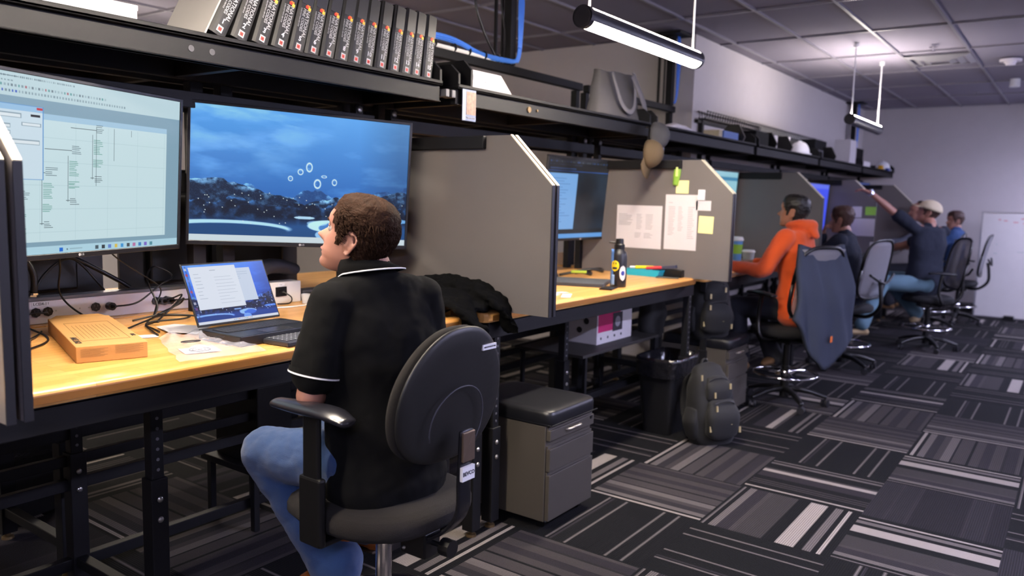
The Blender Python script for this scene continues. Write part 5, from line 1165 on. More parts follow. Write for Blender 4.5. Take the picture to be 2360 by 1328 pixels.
# ------------------------------------------------------------ pedestals, bins, bags
M_PED = mat('warm_grey_steel', '46413b', .5, bump=.04, bscale=400); M_CUSH = mat('dark_cushion_vinyl', '15161b', .35, bump=.1, bscale=300)
def pedestal(lab, x, y, h=.50, cush=True, w=.405, d=.52):
    r = thing('file_pedestal', lab, 'file cabinet', (x, y, 0), 0, 'grey rolling file pedestals')
    MB().box((-d, 0, .045), (-.022, w, h)).build('body', M_PED, r, local=True, bevel=.004)
    hs = (h-.045-.012)
    for z0, z1, nm in ((.05, .05+hs*.52, 'drawer'), (.05+hs*.53, .05+hs*.80, 'drawer'), (.05+hs*.86, .05+hs, 'drawer')):
        o = MB().box((-.022, .008, z0+(.018 if nm else 0)*0), (0, w-.004, z1-.012)).build(nm, M_PED, r, local=True, bevel=.003)
        MB().box((-.021, .008, z1-.012), (-.012, w-.004, z1)).build('finger_pull', mat('ped_pull_grey', '4a4540', .6), o, local=True)  # strip in a slightly paler grey than the drawer steel
    MB().tube([(0, .14, h-.04), (.016, .15, h-.036), (.02, .20, h-.033), (.016, .25, h-.036), (0, .26, h-.04)], .0055, 8, 4).build('handle', mat('brushed_handle', 'd8cfc0', .25, .7), r, local=True, smooth=True)
    MB().cyl((0, w-.035, h-.03), (.003, w-.035, h-.03), .009, n=14).build('lock', M_BLK2, r, local=True)
    for xx in (-.06, -d+.06):
        for yy in (.05, w-.05): MB().cyl((xx, yy-.009, .022), (xx, yy+.009, .022), .022, n=14).box((xx-.015, yy-.012, .02), (xx+.015, yy+.012, .047)).build('caster', M_BLK2, r, local=True)
    if cush:
        mb = MB(); rg = []
        for zz, k in ((h, .985), (h+.006, 1.0), (h+.05, 1.0), (h+.064, .985), (h+.07, .95), (h+.074, .8)):
            rr = []
            for q in range(40):
                t = 2*PI*q/40; rr.append(V((-d/2+.004+math.copysign(abs(math.cos(t))**.18, math.cos(t))*(d/2+.006)*k, w/2+math.copysign(abs(math.sin(t))**.18, math.sin(t))*(w/2+.006)*k, zz)))
            rg.append(rr)
        mb.rings(rg).build('seat_cushion', M_CUSH, r, local=True, smooth=True)
        MB().tube([(.012, -.003, h+.008), (.012, w+.003, h+.008)], .003, 6, 1).tube([(-d, -.004, h+.008), (.011, -.004, h+.008)], .003, 6, 1).build('piping', M_CUSH, r, local=True)
    return r
pedestal('grey rolling pedestal with a black cushion under the big divider', -1.888, 2.95)
pedestal('grey rolling pedestal with a backpack standing on it', -1.95, 5.35, h=.50)
def waste_bin(lab, x, y, rz, liner_col, h=.51, w=.40, d=.28):
    r = thing('waste_bin', lab, 'waste bin', (x, y, 0), rz)
    def rect(hw, hd, z, n=10):
        o = []
        for q in range(36):
            t = 2*PI*q/36; o.append(V((math.copysign(abs(math.cos(t))**.25, math.cos(t))*hd, math.copysign(abs(math.sin(t))**.25, math.sin(t))*hw, z)))
        return o
    MB().rings([rect(w*.36, d*.36, .002), rect(w*.5, d*.5, h-.03), rect(w*.53, d*.53, h-.03), rect(w*.53, d*.53, h), rect(w*.49, d*.49, h), rect(w*.35, d*.35, .02)]).build('bin_body', mat('bin_black', '141416', .5), r, local=True)
    lm = MB(); rr = []
    for z, k in ((h-.12, 1.035), (h-.06, 1.045), (h-.02, 1.075), (h+.006, 1.065), (h+.004, .97), (h-.10, .90), (h-.25, .80)):
        a = rect(w*.5*k, d*.5*k, z)
        rr.append([V((p.x*(1+.03*noise.noise(V((i*.9, z*30, 2)))), p.y*(1+.03*noise.noise(V((i*.7, z*30, 5)))), p.z+.012*noise.noise(V((i*.8, z*9, 1))))) for i, p in enumerate(a)])
    lm.rings(rr, caps=False).build('liner', mat('bag_'+liner_col, liner_col, .18, spec=.8, bump=.8, bscale=30), r, local=True, smooth=True)
    return r
b_ = waste_bin('black waste bin with a shiny liner beside the floor backpack', -2.19, 4.86, 0.0, '16161a')
MB().box((-.06, .215, .36), (-.01, .222, .43)).build('red_tag', M_RED, b_, local=True); 
waste_bin('black waste bin seen under the nearest bench on the far side', -3.95, 1.55, .2, '1c1a1a', .42, .42, .3)
def backpack(lab, loc, rz, tilt=0, s=1.0):
    r = thing('backpack', lab, 'backpack', loc, rz)
    Tm = Matrix.Rotation(tilt, 4, 'Y')@Matrix.Scale(s, 4)
    def B(mb, name, m, par=r, **k): mb.xf(Tm); return mb.build(name, m, par, local=True, **k)
    m = MB(); m.chain([(0, 0, .05), (0, 0, .2), (-.01, 0, .36), (-.03, 0, .46)], [(.11, .16), (.12, .165), (.10, .15), (.06, .11)], hint=(1, 0, 0), n=24, pw=2.6)
    o = B(m, 'main_compartment', M_NYLON, smooth=True, disp=(.02, .08))
    m = MB(); m.chain([(.11, 0, .08), (.125, 0, .18), (.11, 0, .27)], [(.05, .12), (.055, .125), (.03, .10)], hint=(1, 0, 0), n=22, pw=2.8); B(m, 'front_pocket', M_NYLON, smooth=True)
    m = MB(); m.chain([(.09, 0, .30), (.095, 0, .36), (.06, 0, .42)], [(.04, .10), (.04, .10), (.02, .07)], hint=(1, 0, 0), n=20); B(m, 'top_pocket', M_NYLON, smooth=True)
    for sd in (1, -1):
        m = MB(); m.chain([(0, sd*.15, .06), (.0, sd*.165, .14), (0, sd*.155, .22)], [(.06, .03), (.07, .035), (.06, .02)], hint=(1, 0, 0), n=16); B(m, 'side_pocket', M_NYLON, smooth=True)
        m = MB(); m.chain([(-.09, sd*.06, .44), (-.15, sd*.08, .36), (-.16, sd*.09, .2), (-.11, sd*.10, .08)], [(.008, .03), (.010, .032), (.008, .028), (.005, .015)], hint=(1, 0, 0), n=10); B(m, 'shoulder_strap', M_NYLON, smooth=True)
    m = MB(); m.tube([(-.05, -.03, .48), (-.05, -.015, .53), (-.05, .015, .53), (-.05, .03, .48)], .008, 8); B(m, 'grab_handle', M_NYLON, smooth=True)
    zp = mat('zip_pull_pale', 'c8b88a', .35, .5)
    for (x, y, z) in ((.165, -.08, .25), (.168, .03, .16), (.13, .06, .38), (.125, -.06, .33), (.07, -.12, .44), (.14, -.115, .12), (.155, .11, .10)):
        m = MB(); m.box((x, y-.006, z-.025), (x+.006, y+.006, z+.012)); B(m, 'zip_pull', zp)
    for zz, xx, ww in ((.27, .145, .10), (.415, .09, .09)):
        m = MB(); m.tube([(xx-.03, -ww, zz-.05), (xx, -ww*.7, zz), (xx+.004, 0, zz+.012), (xx, ww*.7, zz), (xx-.03, ww, zz-.05)], .004, 6, 4); B(m, 'zip_line', mat('zip_dark', '2c2c30', .4, .3))
    return r
backpack('black backpack with pale zip pulls slumped on the floor by the waste bin', (-1.84, 4.80, 0.0), -.5, -.10, .98)
backpack('black backpack standing on the second grey pedestal', (-2.14, 5.42, .576), -.7, 0, .92)

# lower shelf board with projector box
r = thing('lower_shelf', 'dark lower shelf board under the second workbench', 'shelf', (-2.6, 4.5, .6)); MB().box((-2.80, 3.98, .595), (-2.33, 5.0, .612)).build('board', mat('dark_board', '2a2826', .6), r, bevel=.002); 
for yy in (4.02, 4.96):
    for xx in (-2.80, -2.35): MB().box((xx, yy-.012, .33), (xx+.02, yy+.012, .595)).build('support', M_BLK, r)
r = thing('product_box', 'white and magenta product box on the lower shelf of the second bench', 'box', (-2.5, 4.5, .612))
MB().box((-2.72, 4.33, .613), (-2.44, 4.80, .835)).build('carton', M_PAPER, r, bevel=.003)
MB().box((-2.7395+.30, 4.34, .69), (-2.4388, 4.63, .825)).build('magenta_print', mat('magenta_print', 'b01c5c', .6), r)
pb = MB().box((-2.4386, 4.53, .68), (-2.437, 4.66, .80)).build('printed_picture', mat('picture_dark', '2c2a30', .6), r); MB().cyl((-2.4372, 4.595, .74), (-2.4362, 4.595, .74), .035, n=20).build('printed_lens', mat('picture_grey', '8a8890', .5), pb)
for k in range(4): MB().cyl((-2.4395, 4.38+k*.09, .65), (-2.4385, 4.38+k*.09, .65), .009, n=12).build('printed_dot', M_INK, r)
for k, zz in enumerate((.76, .70)): MB().cyl((-2.52-.05*k, 4.329, zz), (-2.52-.05*k, 4.3285, zz), .02, n=14).build('printed_badge', M_INK, r)
o = MB().chain([(-2.45, 5.12, .62), (-2.45, 5.14, .75), (-2.47, 5.15, .92)], [(.07, .13), (.08, .13), (.03, .08)], hint=(1, 0, 0), n=20, pw=2.6).build('shoulder_bag', M_NYLON, None, smooth=True, disp=(.02, .08)); tag(o, 'black shoulder bag hanging under the second workbench', 'bag')
tag(MB().tube([(-2.45, 5.08, .90), (-2.46, 5.12, .985), (-2.46, 5.18, .90)], .006, 6).build('strap', M_NYLON, o, smooth=True))
o['label'] = 'black shoulder bag hanging under the second workbench'
r = thing('computer_tower', 'black computer tower in the dark under the nearest bench', 'computer', (-2.9, 2.2, 0)); MB().box((-3.25, 2.15, .30), (-2.93, 2.34, .66)).build('case', M_BLK2, r, bevel=.006); MB().box((-3.3, 2.1, .27), (-2.9, 2.40, .30)).box((-3.28, 2.12, 0), (-3.25, 2.15, .27)).box((-2.95, 2.35, 0), (-2.92, 2.38, .27)).box((-3.28, 2.35, 0), (-3.25, 2.38, .27)).box((-2.95, 2.12, 0), (-2.92, 2.15, .27)).build('holder', M_BLK, r, bevel=.003)

# ------------------------------------------------------------ second bench
Z2 = 1.0205
r = thing('water_bottle', 'black and blue water bottle with a yellow smiling sticker on the second bench', 'bottle', (-2.215, 4.16, Z2))
pr = [(.002, 0), (.045, 0), (.0475, .006), (.0475, .185), (.043, .205), (.030, .218), (.029, .226), (.002, .226)]
MB().lathe(pr, (0, 0, .001), 32).build('bottle_body', mat('bottle_black', '17171c', .4), r, local=True, smooth=True)
MB().lathe([(.031, .226), (.031, .250), (.024, .256), (.022, .285), (.001, .287)], (0, 0, 0), 24).build('cap', M_BLK2, r, local=True, smooth=False)
MB().tube([(-.02, -.01, .262), (-.05, -.025, .264), (-.055, -.028, .262)], .006, 8).build('spout', M_BLK2, r, local=True, smooth=True)
def patch(a0, a1, z0, z1, m, rr=.0482, shape=None, nm='sticker'):
    mb = MB(); n = 10; g = []
    for i in range(n+1):
        z = z0+(z1-z0)*i/n; k = 1 if shape is None else math.sqrt(max(0.0, 1-(2*i/n-1)**2)); am = (a0+a1)/2
        g.append([V((rr*math.cos(am+(a-am)*k), rr*math.sin(am+(a-am)*k), z)) for a in np.linspace(a0, a1, 9)])
    mb.rings(g, close=False); o = mb.build(nm, m, r, local=True, smooth=True); md = o.modifiers.new('so', 'SOLIDIFY'); md.thickness = .0004; return o
ca = math.atan2(-4.16, 2.215)
patch(ca-1.3, ca-.72, .01, .225, mat('bottle_blue', '4f7fc8', .35), .0480, None, 'blue_side')
st = patch(ca-1.05, ca+.05, .095, .16, mat('sticker_yellow', 'f0d020', .5), .0486, 'o'); 
patch(ca-.72, ca-.60, .135, .15, M_INK, .0489, 'o', 'sticker_eye'); patch(ca-.42, ca-.28, .135, .15, M_INK, .0489, 'o', 'sticker_eye'); patch(ca-.80, ca-.20, .108, .120, M_INK, .0489, None, 'sticker_mouth')
patch(ca+.1, ca+1.0, .04, .13, mat('sticker_cream', 'd8d4cc', .5), .0486, 'o'); patch(ca+.3, ca+.8, .07, .10, mat('sticker_navy', '2c3a8c', .5), .0490, 'o', 'sticker_print'); patch(ca-.95, ca-.5, .015, .075, mat('sticker_paleblue', '9cc0ee', .5), .0487)
def slab(name, lab, cat, c, dx, dy, z, h, rz, m, bevel=.002, group=None):
    o = MB().box((-dx/2, -dy/2, 0), (dx/2, dy/2, h)).build(name, m, None, bevel=bevel); o.location = (c[0], c[1], z); o.rotation_euler = (0, 0, rz); return tag(o, lab, cat, group)
slab('notebook_cover', 'dark grey folio notebook lying flat left of the water bottle', 'notebook', (-2.47, 4.12), .36, .30, Z2, .022, .35, mat('charcoal_felt', '3c3e44', .85), .004)
slab('phone', 'black phone lying in front of the water bottle', 'phone', (-2.20, 4.02), .075, .15, Z2, .008, .25, M_BLK2, .003)
slab('phone', 'black phone in front of the blue tray', 'phone', (-2.24, 4.90), .075, .15, Z2, .008, -1.2, M_BLK2, .003)
for i, (x, y, a_) in enumerate(((-2.26, 3.50, .2), (-2.20, 3.56, .5), (-2.30, 3.60, -.2))): slab('paper_strip', ['white paper strip beside the big divider, nearest', 'white paper strip beside the big divider, middle', 'white paper strip beside the big divider, furthest'][i], 'paper', (x, y), .05, .17, Z2+.001*i, .001, a_, M_PAPER, 0)
r = thing('desk_tray', 'turquoise desk tray holding pens below the pinned papers', 'tray', (-2.42, 4.93, Z2)); mb = MB(); A = [(-.13, -.05), (.13, -.05), (.13, .05), (-.13, .05)]
mb.rings([[V((x*k, y*k, z)) for x, y in A] for z, k in ((0, .88), (.045, 1.0), (.045, .96), (.004, .84))]).build('tray_body', mat('turquoise_plastic', '1aa2bc', .4), r, local=True)
for i, (nm, lb, c_, p, q, rad) in enumerate((('marker', 'white marker in the turquoise tray', 'e8e8ea', (-2.53, 4.92, Z2+.05), (-2.42, 4.94, Z2+.055), .009), ('highlighter', 'yellow highlighter in the turquoise tray', 'f0d818', (-2.48, 4.90, Z2+.055), (-2.36, 4.93, Z2+.06), .011), ('scissors_handle', 'red handled scissors in the turquoise tray', 'c0242a', (-2.40, 4.90, Z2+.055), (-2.32, 4.95, Z2+.06), .012))):
    tag(MB().cyl(p, q, rad, n=12).sphere(q, rad, 10, 6).build(nm, mat('c_'+c_, c_, .45)), lb, nm.split('_')[0])
slab('wallet_book', 'small brown edged book propped on a black box behind the tray', 'book', (-2.30, 4.985), .17, .035, Z2+.05, .02, .0, mat('book_navy', '3a3c50', .6), .002).rotation_euler = (0, -.15, 0)
slab('black_case', 'low black case right of the turquoise tray', 'case', (-2.24, 4.99), .14, .05, Z2, .05, 0, M_BLK2, .004)
for i, (x, y) in enumerate(((-2.78, 4.25), (-2.70, 4.55), (-2.85, 4.05), (-2.75, 4.8))):
    o = MB().tube([(x-.10, y-.12, Z2+.008), (x, y-.04, Z2+.03), (x+.04, y+.05, Z2+.012), (x-.03, y+.14, Z2+.02), (x-.10, y+.08, Z2+.008)], .009, 8).build('cable', M_CABLE, None, smooth=True); tag(o, ['black cable bundle behind the folio notebook', 'black cable bundle below the second booth monitor', 'black cable bundle next to the big divider on the second bench', 'black cable bundle behind the turquoise tray'][i], 'cable')
slab('green_marker', 'green and yellow marker among the cables of the second bench', 'marker', (-2.66, 4.45), .10, .025, Z2+.03, .015, .4, mat('lime_plastic', 'a0b83c', .5))
# pinned things on the divider behind the second bench (face at y = 5.024)
FY = 5.0235
def pin(name, lab, cat, x0, x1, z0, z1, m, th=.0012, rot=0, yo=0, group=None, fy=FY):
    cx, cz = (x0+x1)/2, (z0+z1)/2; a = V((math.cos(rot), 0, math.sin(rot))); b = V((-math.sin(rot), 0, math.cos(rot))); hw, hh = abs(x1-x0)/2, abs(z1-z0)/2; q = []
    for t in (0, -th):
        for s1, s2 in ((-1, -1), (1, -1), (1, 1), (-1, 1)): q.append(V((cx, fy-yo+t, cz))+a*hw*s1+b*hh*s2)
    o = MB().add(q, [(0, 3, 2, 1), (4, 5, 6, 7), (0, 1, 5, 4), (1, 2, 6, 5), (2, 3, 7, 6), (3, 0, 4, 7)]).build(name, m); return tag(o, lab, cat, group)
M_STICKY = mat('sticky_yellow', 'ece49a', .8); M_GREYINK = mat('grey_print', '8c8c92', .8)
p1 = pin('printed_sheet', 'landscape printed sheet pinned next to the monitor', 'paper', -2.705, -2.357, 1.20, 1.497, M_PAPER)
p2 = pin('printed_sheet', 'portrait printed sheet pinned in the middle of the divider', 'paper', -2.335, -2.102, 1.205, 1.577, M_PAPER)
def inkrows(par, x0, x1, z0, z1, n, seed):
    rng = random.Random(seed); mb = MB()
    for i in range(n):
        z = z1-(z1-z0)*(i+.5)/n; mb.box((x0, FY-.0016, z-.0016), (x0+(x1-x0)*rng.uniform(.6, 1), FY-.0013, z+.0016))
    tag(mb.build('printed_text', M_GREYINK, par), kind='stuff')
for a in ((-2.69, -2.58, 1.39, 1.44, 5), (-2.69, -2.58, 1.355, 1.39, 4), (-2.55, -2.50, 1.33, 1.44, 10), (-2.48, -2.42, 1.33, 1.44, 10), (-2.56, -2.50, 1.27, 1.31, 4), (-2.49, -2.42, 1.27, 1.31, 4)): inkrows(p1, *a, seed=int(-a[0]*100))
for a in ((-2.31, -2.26, 1.30, 1.50, 18), (-2.24, -2.20, 1.33, 1.50, 15), (-2.17, -2.12, 1.28, 1.50, 18), (-2.31, -2.28, 1.52, 1.525, 1)): inkrows(p2, *a, seed=int(-a[0]*100))
pin('sticky_note', 'yellow sticky note hanging below the green knife', 'sticky note', -2.262, -2.172, 1.586, 1.672, M_STICKY, yo=.003)
pin('sticky_note', 'yellow sticky note right of the portrait sheet', 'sticky note', -2.09, -1.988, 1.325, 1.438, M_STICKY, rot=-.03)
r = pin('wall_hook', 'white adhesive hook above a small white card', 'hook', -2.100, -2.055, 1.545, 1.612, M_WHITE, .010)
pin('white_card', 'small white card stuck under the adhesive hook', 'card', -2.115, -2.010, 1.475, 1.54, M_PAPER)
o = MB().chain([(-2.25, FY-.012, 1.79), (-2.255, FY-.014, 1.72), (-2.265, FY-.012, 1.645)], [(.008, .022), (.010, .026), (.008, .020)], hint=(0, 1, 0), n=16).build('utility_knife', mat('lime_green_plastic', '7fa83a', .45), None, smooth=True); tag(o, 'lime green utility knife hanging at the top of the divider', 'knife')
MB().box((-2.26, FY-.026, 1.70), (-2.245, FY-.020, 1.76)).build('blade_slider', mat('pale_lime', 'd8e88a', .5), o)
# caps hanging from the shelf end
def hanging_cap(lab, c, m, aim, roll=0):
    c = V(c); aim = V(aim).normalized(); up = V((1, 0, 0)); up = (up-aim*up.dot(aim)).normalized(); lf = up.cross(aim); M = Matrix((aim, lf, up)).transposed().to_4x4(); M.translation = c
    r = thing('baseball_cap', lab, 'cap', c, 0, 'caps hanging from the shelf end'); mb = MB(); rg = []
    for k in range(9):
        a = PI/2*k/8; rg.append([M@V((.098*math.cos(a)*math.cos(t), .082*math.cos(a)*math.sin(t), .105*math.sin(a))) for t in np.linspace(0, 2*PI, 28, endpoint=False)])
    mb.rings(rg).build('crown', m, r, smooth=True)
    g = MB(); T_ = np.linspace(-1.05, 1.05, 12); n = 12; vs = []
    for zz in (0, .004):
        vs += [M@V((.096*math.cos(t), .080*math.sin(t), zz)) for t in T_]+[M@V((.096*math.cos(t)+.078*math.cos(t)**.5, .082*math.sin(t), zz-.015*abs(math.sin(t)))) for t in T_]
    fs = []
    for k in range(n-1): fs += [(k, k+1, n+k+1, n+k), (2*n+k, 3*n+k, 3*n+k+1, 2*n+k+1), (n+k, n+k+1, 3*n+k+1, 3*n+k)]
    g.add(vs, fs).build('brim', m, r, smooth=True); return r
hanging_cap('grey cap hanging highest from the shelf end', (-2.44, 5.03, 1.97), mat('grey_cap', '3e3e43', .9), (.1, -.25, -1))
hanging_cap('tan cap hanging with its brim down below the grey cap', (-2.40, 4.86, 1.84), mat('tan_cap', '4c3e2c', .9), (.1, -.35, -1))
r = thing('cap_clip', 'black strap clip the caps hang from', 'clip', (-2.46, 5.0, 2.0)); MB().tube([(-2.50, 5.0, 2.03), (-2.47, 5.0, 2.02), (-2.45, 4.95, 1.95), (-2.44, 4.90, 1.86)], .006, 8).build('strap', M_CABLE, r, smooth=True)
# identity cards on the shelf edge
def badge(lab, y0, y1, z0, z1, name_):
    r = thing('photo_card', lab, 'card', (-2.498, y0, z0)); MB().box((-2.499, y0, z0), (-2.496, y1, z1)).build('card', mat('card_blue_grey', '5c6884', .5), r)
    MB().box((-2.4958, y0+.03, z0+.03), (-2.4948, y1-.002, z1-.01)).build('photo', mat('card_photo_brown', '7a6050', .5, var=.7, vscale=60), r); MB().box((-2.4958, y0+.001, z0+.004), (-2.4948, y0+.022, z1-.004)).build('side_strip', mat('card_strip', 'a8b0bc', .5), r)
    if name_: text(name_, .013, (-2.4945, y0+.026, z0+.015), (0, 1, 0), (0, 0, 1), M_WHP, r); return r
badge('photo card with a name clipped to the start of the second shelf', 3.025, 3.13, 1.90, 2.05, 'Diego Galdino')
badge('photo card clipped to the shelf behind the hanging caps', 5.20, 5.30, 1.88, 2.03, '')
# ------------------------------------------------------------ things on the shelves
r = thing('name_sign', 'white name sign leaning at the start of the second shelf', 'sign', (-2.58, 3.2, 2.06)); mb = MB(); mb.add([(-2.55, 3.17, 2.062), (-2.55, 3.52, 2.062), (-2.60, 3.47, 2.175), (-2.60, 3.14, 2.175), (-2.556, 3.17, 2.061), (-2.556, 3.52, 2.061), (-2.606, 3.47, 2.174), (-2.606, 3.14, 2.174)], [(0, 1, 2, 3), (7, 6, 5, 4), (0, 4, 5, 1), (1, 5, 6, 2), (2, 6, 7, 3), (3, 7, 4, 0)]).build('card', M_PAPER, r)
sg = V((-.05, -.02, .113)).normalized(); text('Diego Galdino', .026, (-2.570, 3.27, 2.12), (0, 1, 0), sg, M_GREYINK, r); MB().bar((-2.5655, 3.32, 2.098), (-2.5655, 3.40, 2.098), .001, .004, sg).build('printed_line', M_GREYINK, r); MB().cyl((-2.578, 3.20, 2.135), (-2.5765, 3.20, 2.1355), .018, n=18).build('printed_logo', M_GREYINK, r)
r = MB().prism([(-2.98, 2.062), (-2.51, 2.062), (-2.51, 2.15), (-2.56, 2.20), (-2.98, 2.20)], 1, 3.105, 3.12).build('bookend', M_BLK, None); tag(r, 'black metal bookend right of the binder shelf', 'bookend')
# tote bag
M_TOTE = mat('grey_canvas', '4c4a4d', .9, bump=.3, bscale=250)
r = thing('tote_bag', 'grey canvas tote bag with long handles on the second shelf', 'bag', (-2.68, 4.85, 2.061))
rg = []
for t in np.linspace(0, 1, 12):
    hw = .30-.05*t; hd = .09-.05*t; z = 2.062+.32*t; rr = []
    for q in range(36):
        a = 2*PI*q/36; x = math.copysign(abs(math.cos(a))**.5, math.cos(a))*hd; y = math.copysign(abs(math.sin(a))**.6, math.sin(a))*hw
        rr.append(V((-2.66+x+.012*noise.noise(V((y*8, t*4, 3)))-.04*t, 4.84+y+.06*t, z+(.05*(y+.25) if t > .9 else 0)+.02*noise.noise(V((y*6, x*6, t))))))
    rg.append(rr)
MB().rings(rg, caps=False).build('bag_body', M_TOTE, r, smooth=True)
MB().rings([rg[0], [V((-2.66, 4.84, 2.064))]*36], caps=False).build('bag_bottom', M_TOTE, r)
MB().chain([(-2.615, 4.72, 2.37), (-2.585, 4.72, 2.28), (-2.56, 4.76, 2.17), (-2.545, 4.84, 2.12), (-2.555, 4.93, 2.16), (-2.585, 4.99, 2.27), (-2.62, 5.02, 2.40)], [(.003, .017)]*7, hint=(1, 0, 0), n=8, pw=4).build('handle', mat('pale_canvas', '68666a', .9), r, smooth=True)
MB().chain([(-2.60, 4.98, 2.38), (-2.57, 5.10, 2.2), (-2.58, 5.16, 2.09)], [(.004, .03)]*3, hint=(1, 0, 0), n=8, pw=4).build('side_fold', mat('pale_canvas', '8e8c90', .9), r, smooth=True)
r = MB().chain([(-2.62, 5.50, 2.075), (-2.58, 5.62, 2.09), (-2.56, 5.80, 2.075), (-2.6, 5.9, 2.07)], [(.012, .05), (.025, .06), (.018, .05), (.01, .03)], hint=(0, 0, 1), n=14).build('cloth', M_PAPER, None, smooth=True, disp=(.02, .06)); tag(r, 'white crumpled cloth on the third shelf', 'cloth')
slab('carton', 'blue printed carton on the third shelf', 'box', (-2.62, 6.72), .16, .34, 2.0605, .075, 0, mat('blue_carton', '5a74a8', .7))
slab('carton', 'tan end of a small carton beside the blue one', 'box', (-2.62, 6.5), .14, .07, 2.0605, .075, 0, mat('tan_carton', 'b0a488', .7))
slab('black_case', 'wide black case on the fourth shelf', 'case', (-2.66, 7.55), .22, .36, 2.0605, .14, 0, M_MATTE)
for i, y in enumerate((6.95, 7.85, 8.35, 10.1)):
    o = MB().prism([(-2.98, 2.062), (-2.52, 2.062), (-2.50, 2.11), (-2.56, 2.22), (-2.66, 2.22), (-2.75, 2.10), (-2.98, 2.10)], 1, y-.014, y+.014).build('bookend', M_BLK2, None, bevel=.004); tag(o, ['black bookend right of the blue carton', 'black bookend right of the wide black case', 'black bookend left of the nearer hard hat', 'black bookend beyond the nearer hard hat'][i], 'bookend', 'curved black bookends')
slab('paper_stack', 'upright white papers between the black bookends', 'papers', (-2.70, 8.08), .22, .10, 2.0605, .15, 0, M_PAPER)
slab('paper_stack', 'upright white papers just left of the nearer hard hat', 'papers', (-2.72, 8.55), .22, .14, 2.0605, .17, 0, M_PAPER)
def hard_hat(lab, c, m):
    r = thing('hard_hat', lab, 'hard hat', c); c = V(c); rg = []
    for k in range(10):
        a = PI/2*k/9; rg.append([c+V((.105*math.cos(a)**.8*math.cos(t), .135*math.cos(a)**.8*math.sin(t), .02+.13*math.sin(a))) for t in np.linspace(0, 2*PI, 28, endpoint=False)])
    MB().rings(rg).build('shell', m, r, smooth=True); MB().rings([[c+V((.125*k*math.cos(t), (.16*k+.02*(math.sin(t) < -.3))*math.sin(t), z)) for t in np.linspace(0, 2*PI, 28, endpoint=False)] for z, k in ((.012, .85), (.012, 1.0), (.018, 1.0), (.024, .84))]).build('brim', m, r, smooth=True)
    MB().chain([c+V((0, -.10, .11)), c+V((0, 0, .157)), c+V((0, .10, .11))], [(.006, .018)]*3, hint=(0, 0, 1), n=8).build('ridge', m, r, smooth=True)
    MB().tube([c+V((.07, -.1, .004)), c+V((.09, 0, .002)), c+V((.07, .1, .004))], .006, 6).build('headband', M_BLK2, r, smooth=True); return r
hard_hat('white hard hat on the fourth shelf, nearer of the two', (-2.62, 9.0, 2.061), M_WHITE)
hard_hat('white hard hat on the last shelf by the far wall', (-2.60, 13.3, 2.061), M_WHITE)
slab('yellow_box', 'small yellow box left of the far hard hat', 'box', (-2.56, 12.95), .06, .08, 2.0605, .07, 0, mat('yellow_plastic', 'e8b020', .5)); 
tag(MB().box((-2.53, 13.12, 2.061), (-2.49, 13.30, 2.10)).build('blue_pouch', mat('blue_pouch', '2c4490', .6)), 'blue pouch in front of the far hard hat', 'pouch')
slab('drawing_board', 'large pale board standing behind the shelf things', 'board', (-2.97, 9.9), .02, 2.4, 2.061, .30, 0, mat('pale_board', 'a8a9a4', .6))
slab('black_box', 'tall black box in front of the pale board', 'box', (-2.74, 9.95), .18, .50, 2.0605, .23, 0, M_MATTE)
slab('ring_file', 'dark file lying right of the nearer hard hat', 'file', (-2.62, 9.52), .18, .20, 2.0605, .09, 0, mat('file_grey', '3c3c42', .6))
slab('white_carton', 'tall white carton near the end of the shelves', 'box', (-2.70, 11.35), .2, .34, 2.0605, .33, 0, M_PAPER)
slab('white_packet', 'flat white packet right of the tall white carton', 'packet', (-2.60, 11.75), .2, .40, 2.0605, .07, 0, M_PAPER)
slab('black_screen_box', 'black flat box near the end of the shelves', 'box', (-2.75, 12.25), .06, .5, 2.0605, .28, 0, M_MATTE)
r = thing('wire_tray', 'dark wire cable tray running along the lit wall above the shelves', 'cable tray', (-2.96, 7.1, 2.3)); mb = MB()
for zz, xx in ((2.30, -2.99), (2.36, -3.0), (2.30, -2.93), (2.36, -2.91)): mb.cyl((xx, 7.06, zz), (xx, 11.0, zz), .006, n=6)
mb.build('long_wires', M_BLK2, r); mb = MB()
for k in range(60): y = 7.08+k*.066; mb.tube([(-3.0, y, 2.37), (-2.99, y, 2.30), (-2.93, y, 2.30), (-2.91, y, 2.37)], .004, 5, 1)
tag(mb.build('cross_wires', M_BLK2, r), kind='stuff'); MB().box((-3.025, 7.05, 2.26), (-2.99, 11.0, 2.29)).build('back_rail', M_BLK, r)
for y in (7.15, 9.0, 10.9): MB().box((-3.02, y-.02, 2.06), (-2.98, y+.02, 2.30)).build('support', M_BLK, r)
# ------------------------------------------------------------ power poles and cabling
for i, (x, y, z0, lb) in enumerate(((-3.2, 4.36, 2.402, 'black cable pole with blue cables in the middle of the row'), (-3.2, 6.86, 2.402, 'black cable pole by the wall corner'), (-2.93, 12.7, 2.10, 'black cable pole near the far wall'))):
    r = thing('cable_pole', lb, 'pole', (x, y, z0)); pl = MB(); pl.box((x-.03, y-.03, z0), (x+.03, y+.03, 3.04)); pl.build('pole', M_BLK, r, bevel=.003); MB().box((x-.14, y-.14, 3.022), (x+.14, y+.14, 3.041)).build('ceiling_plate', M_BLK, r, bevel=.002)
    mb = MB(); 
    for k in range(5):
        mb.tube([(x+.045, y+.03+k*.009, 3.04), (x+.045+.004*k, y+.03+k*.009, 2.8), (x+.045, y+.035+k*.008, z0+.1), (x+.03, y+.03+k*.006, z0+.02)], .005, 6, 4)
    tag(mb.build('blue_cables', M_BLUEC, r, smooth=True), kind='stuff')
    MB().box((x-.12, y-.02, z0), (x-.10, y-.005, 3.03)).box((x-.06, y-.02, z0), (x-.05, y-.005, 3.03)).build('ladder_rail', M_BLK2, r); mb = MB()
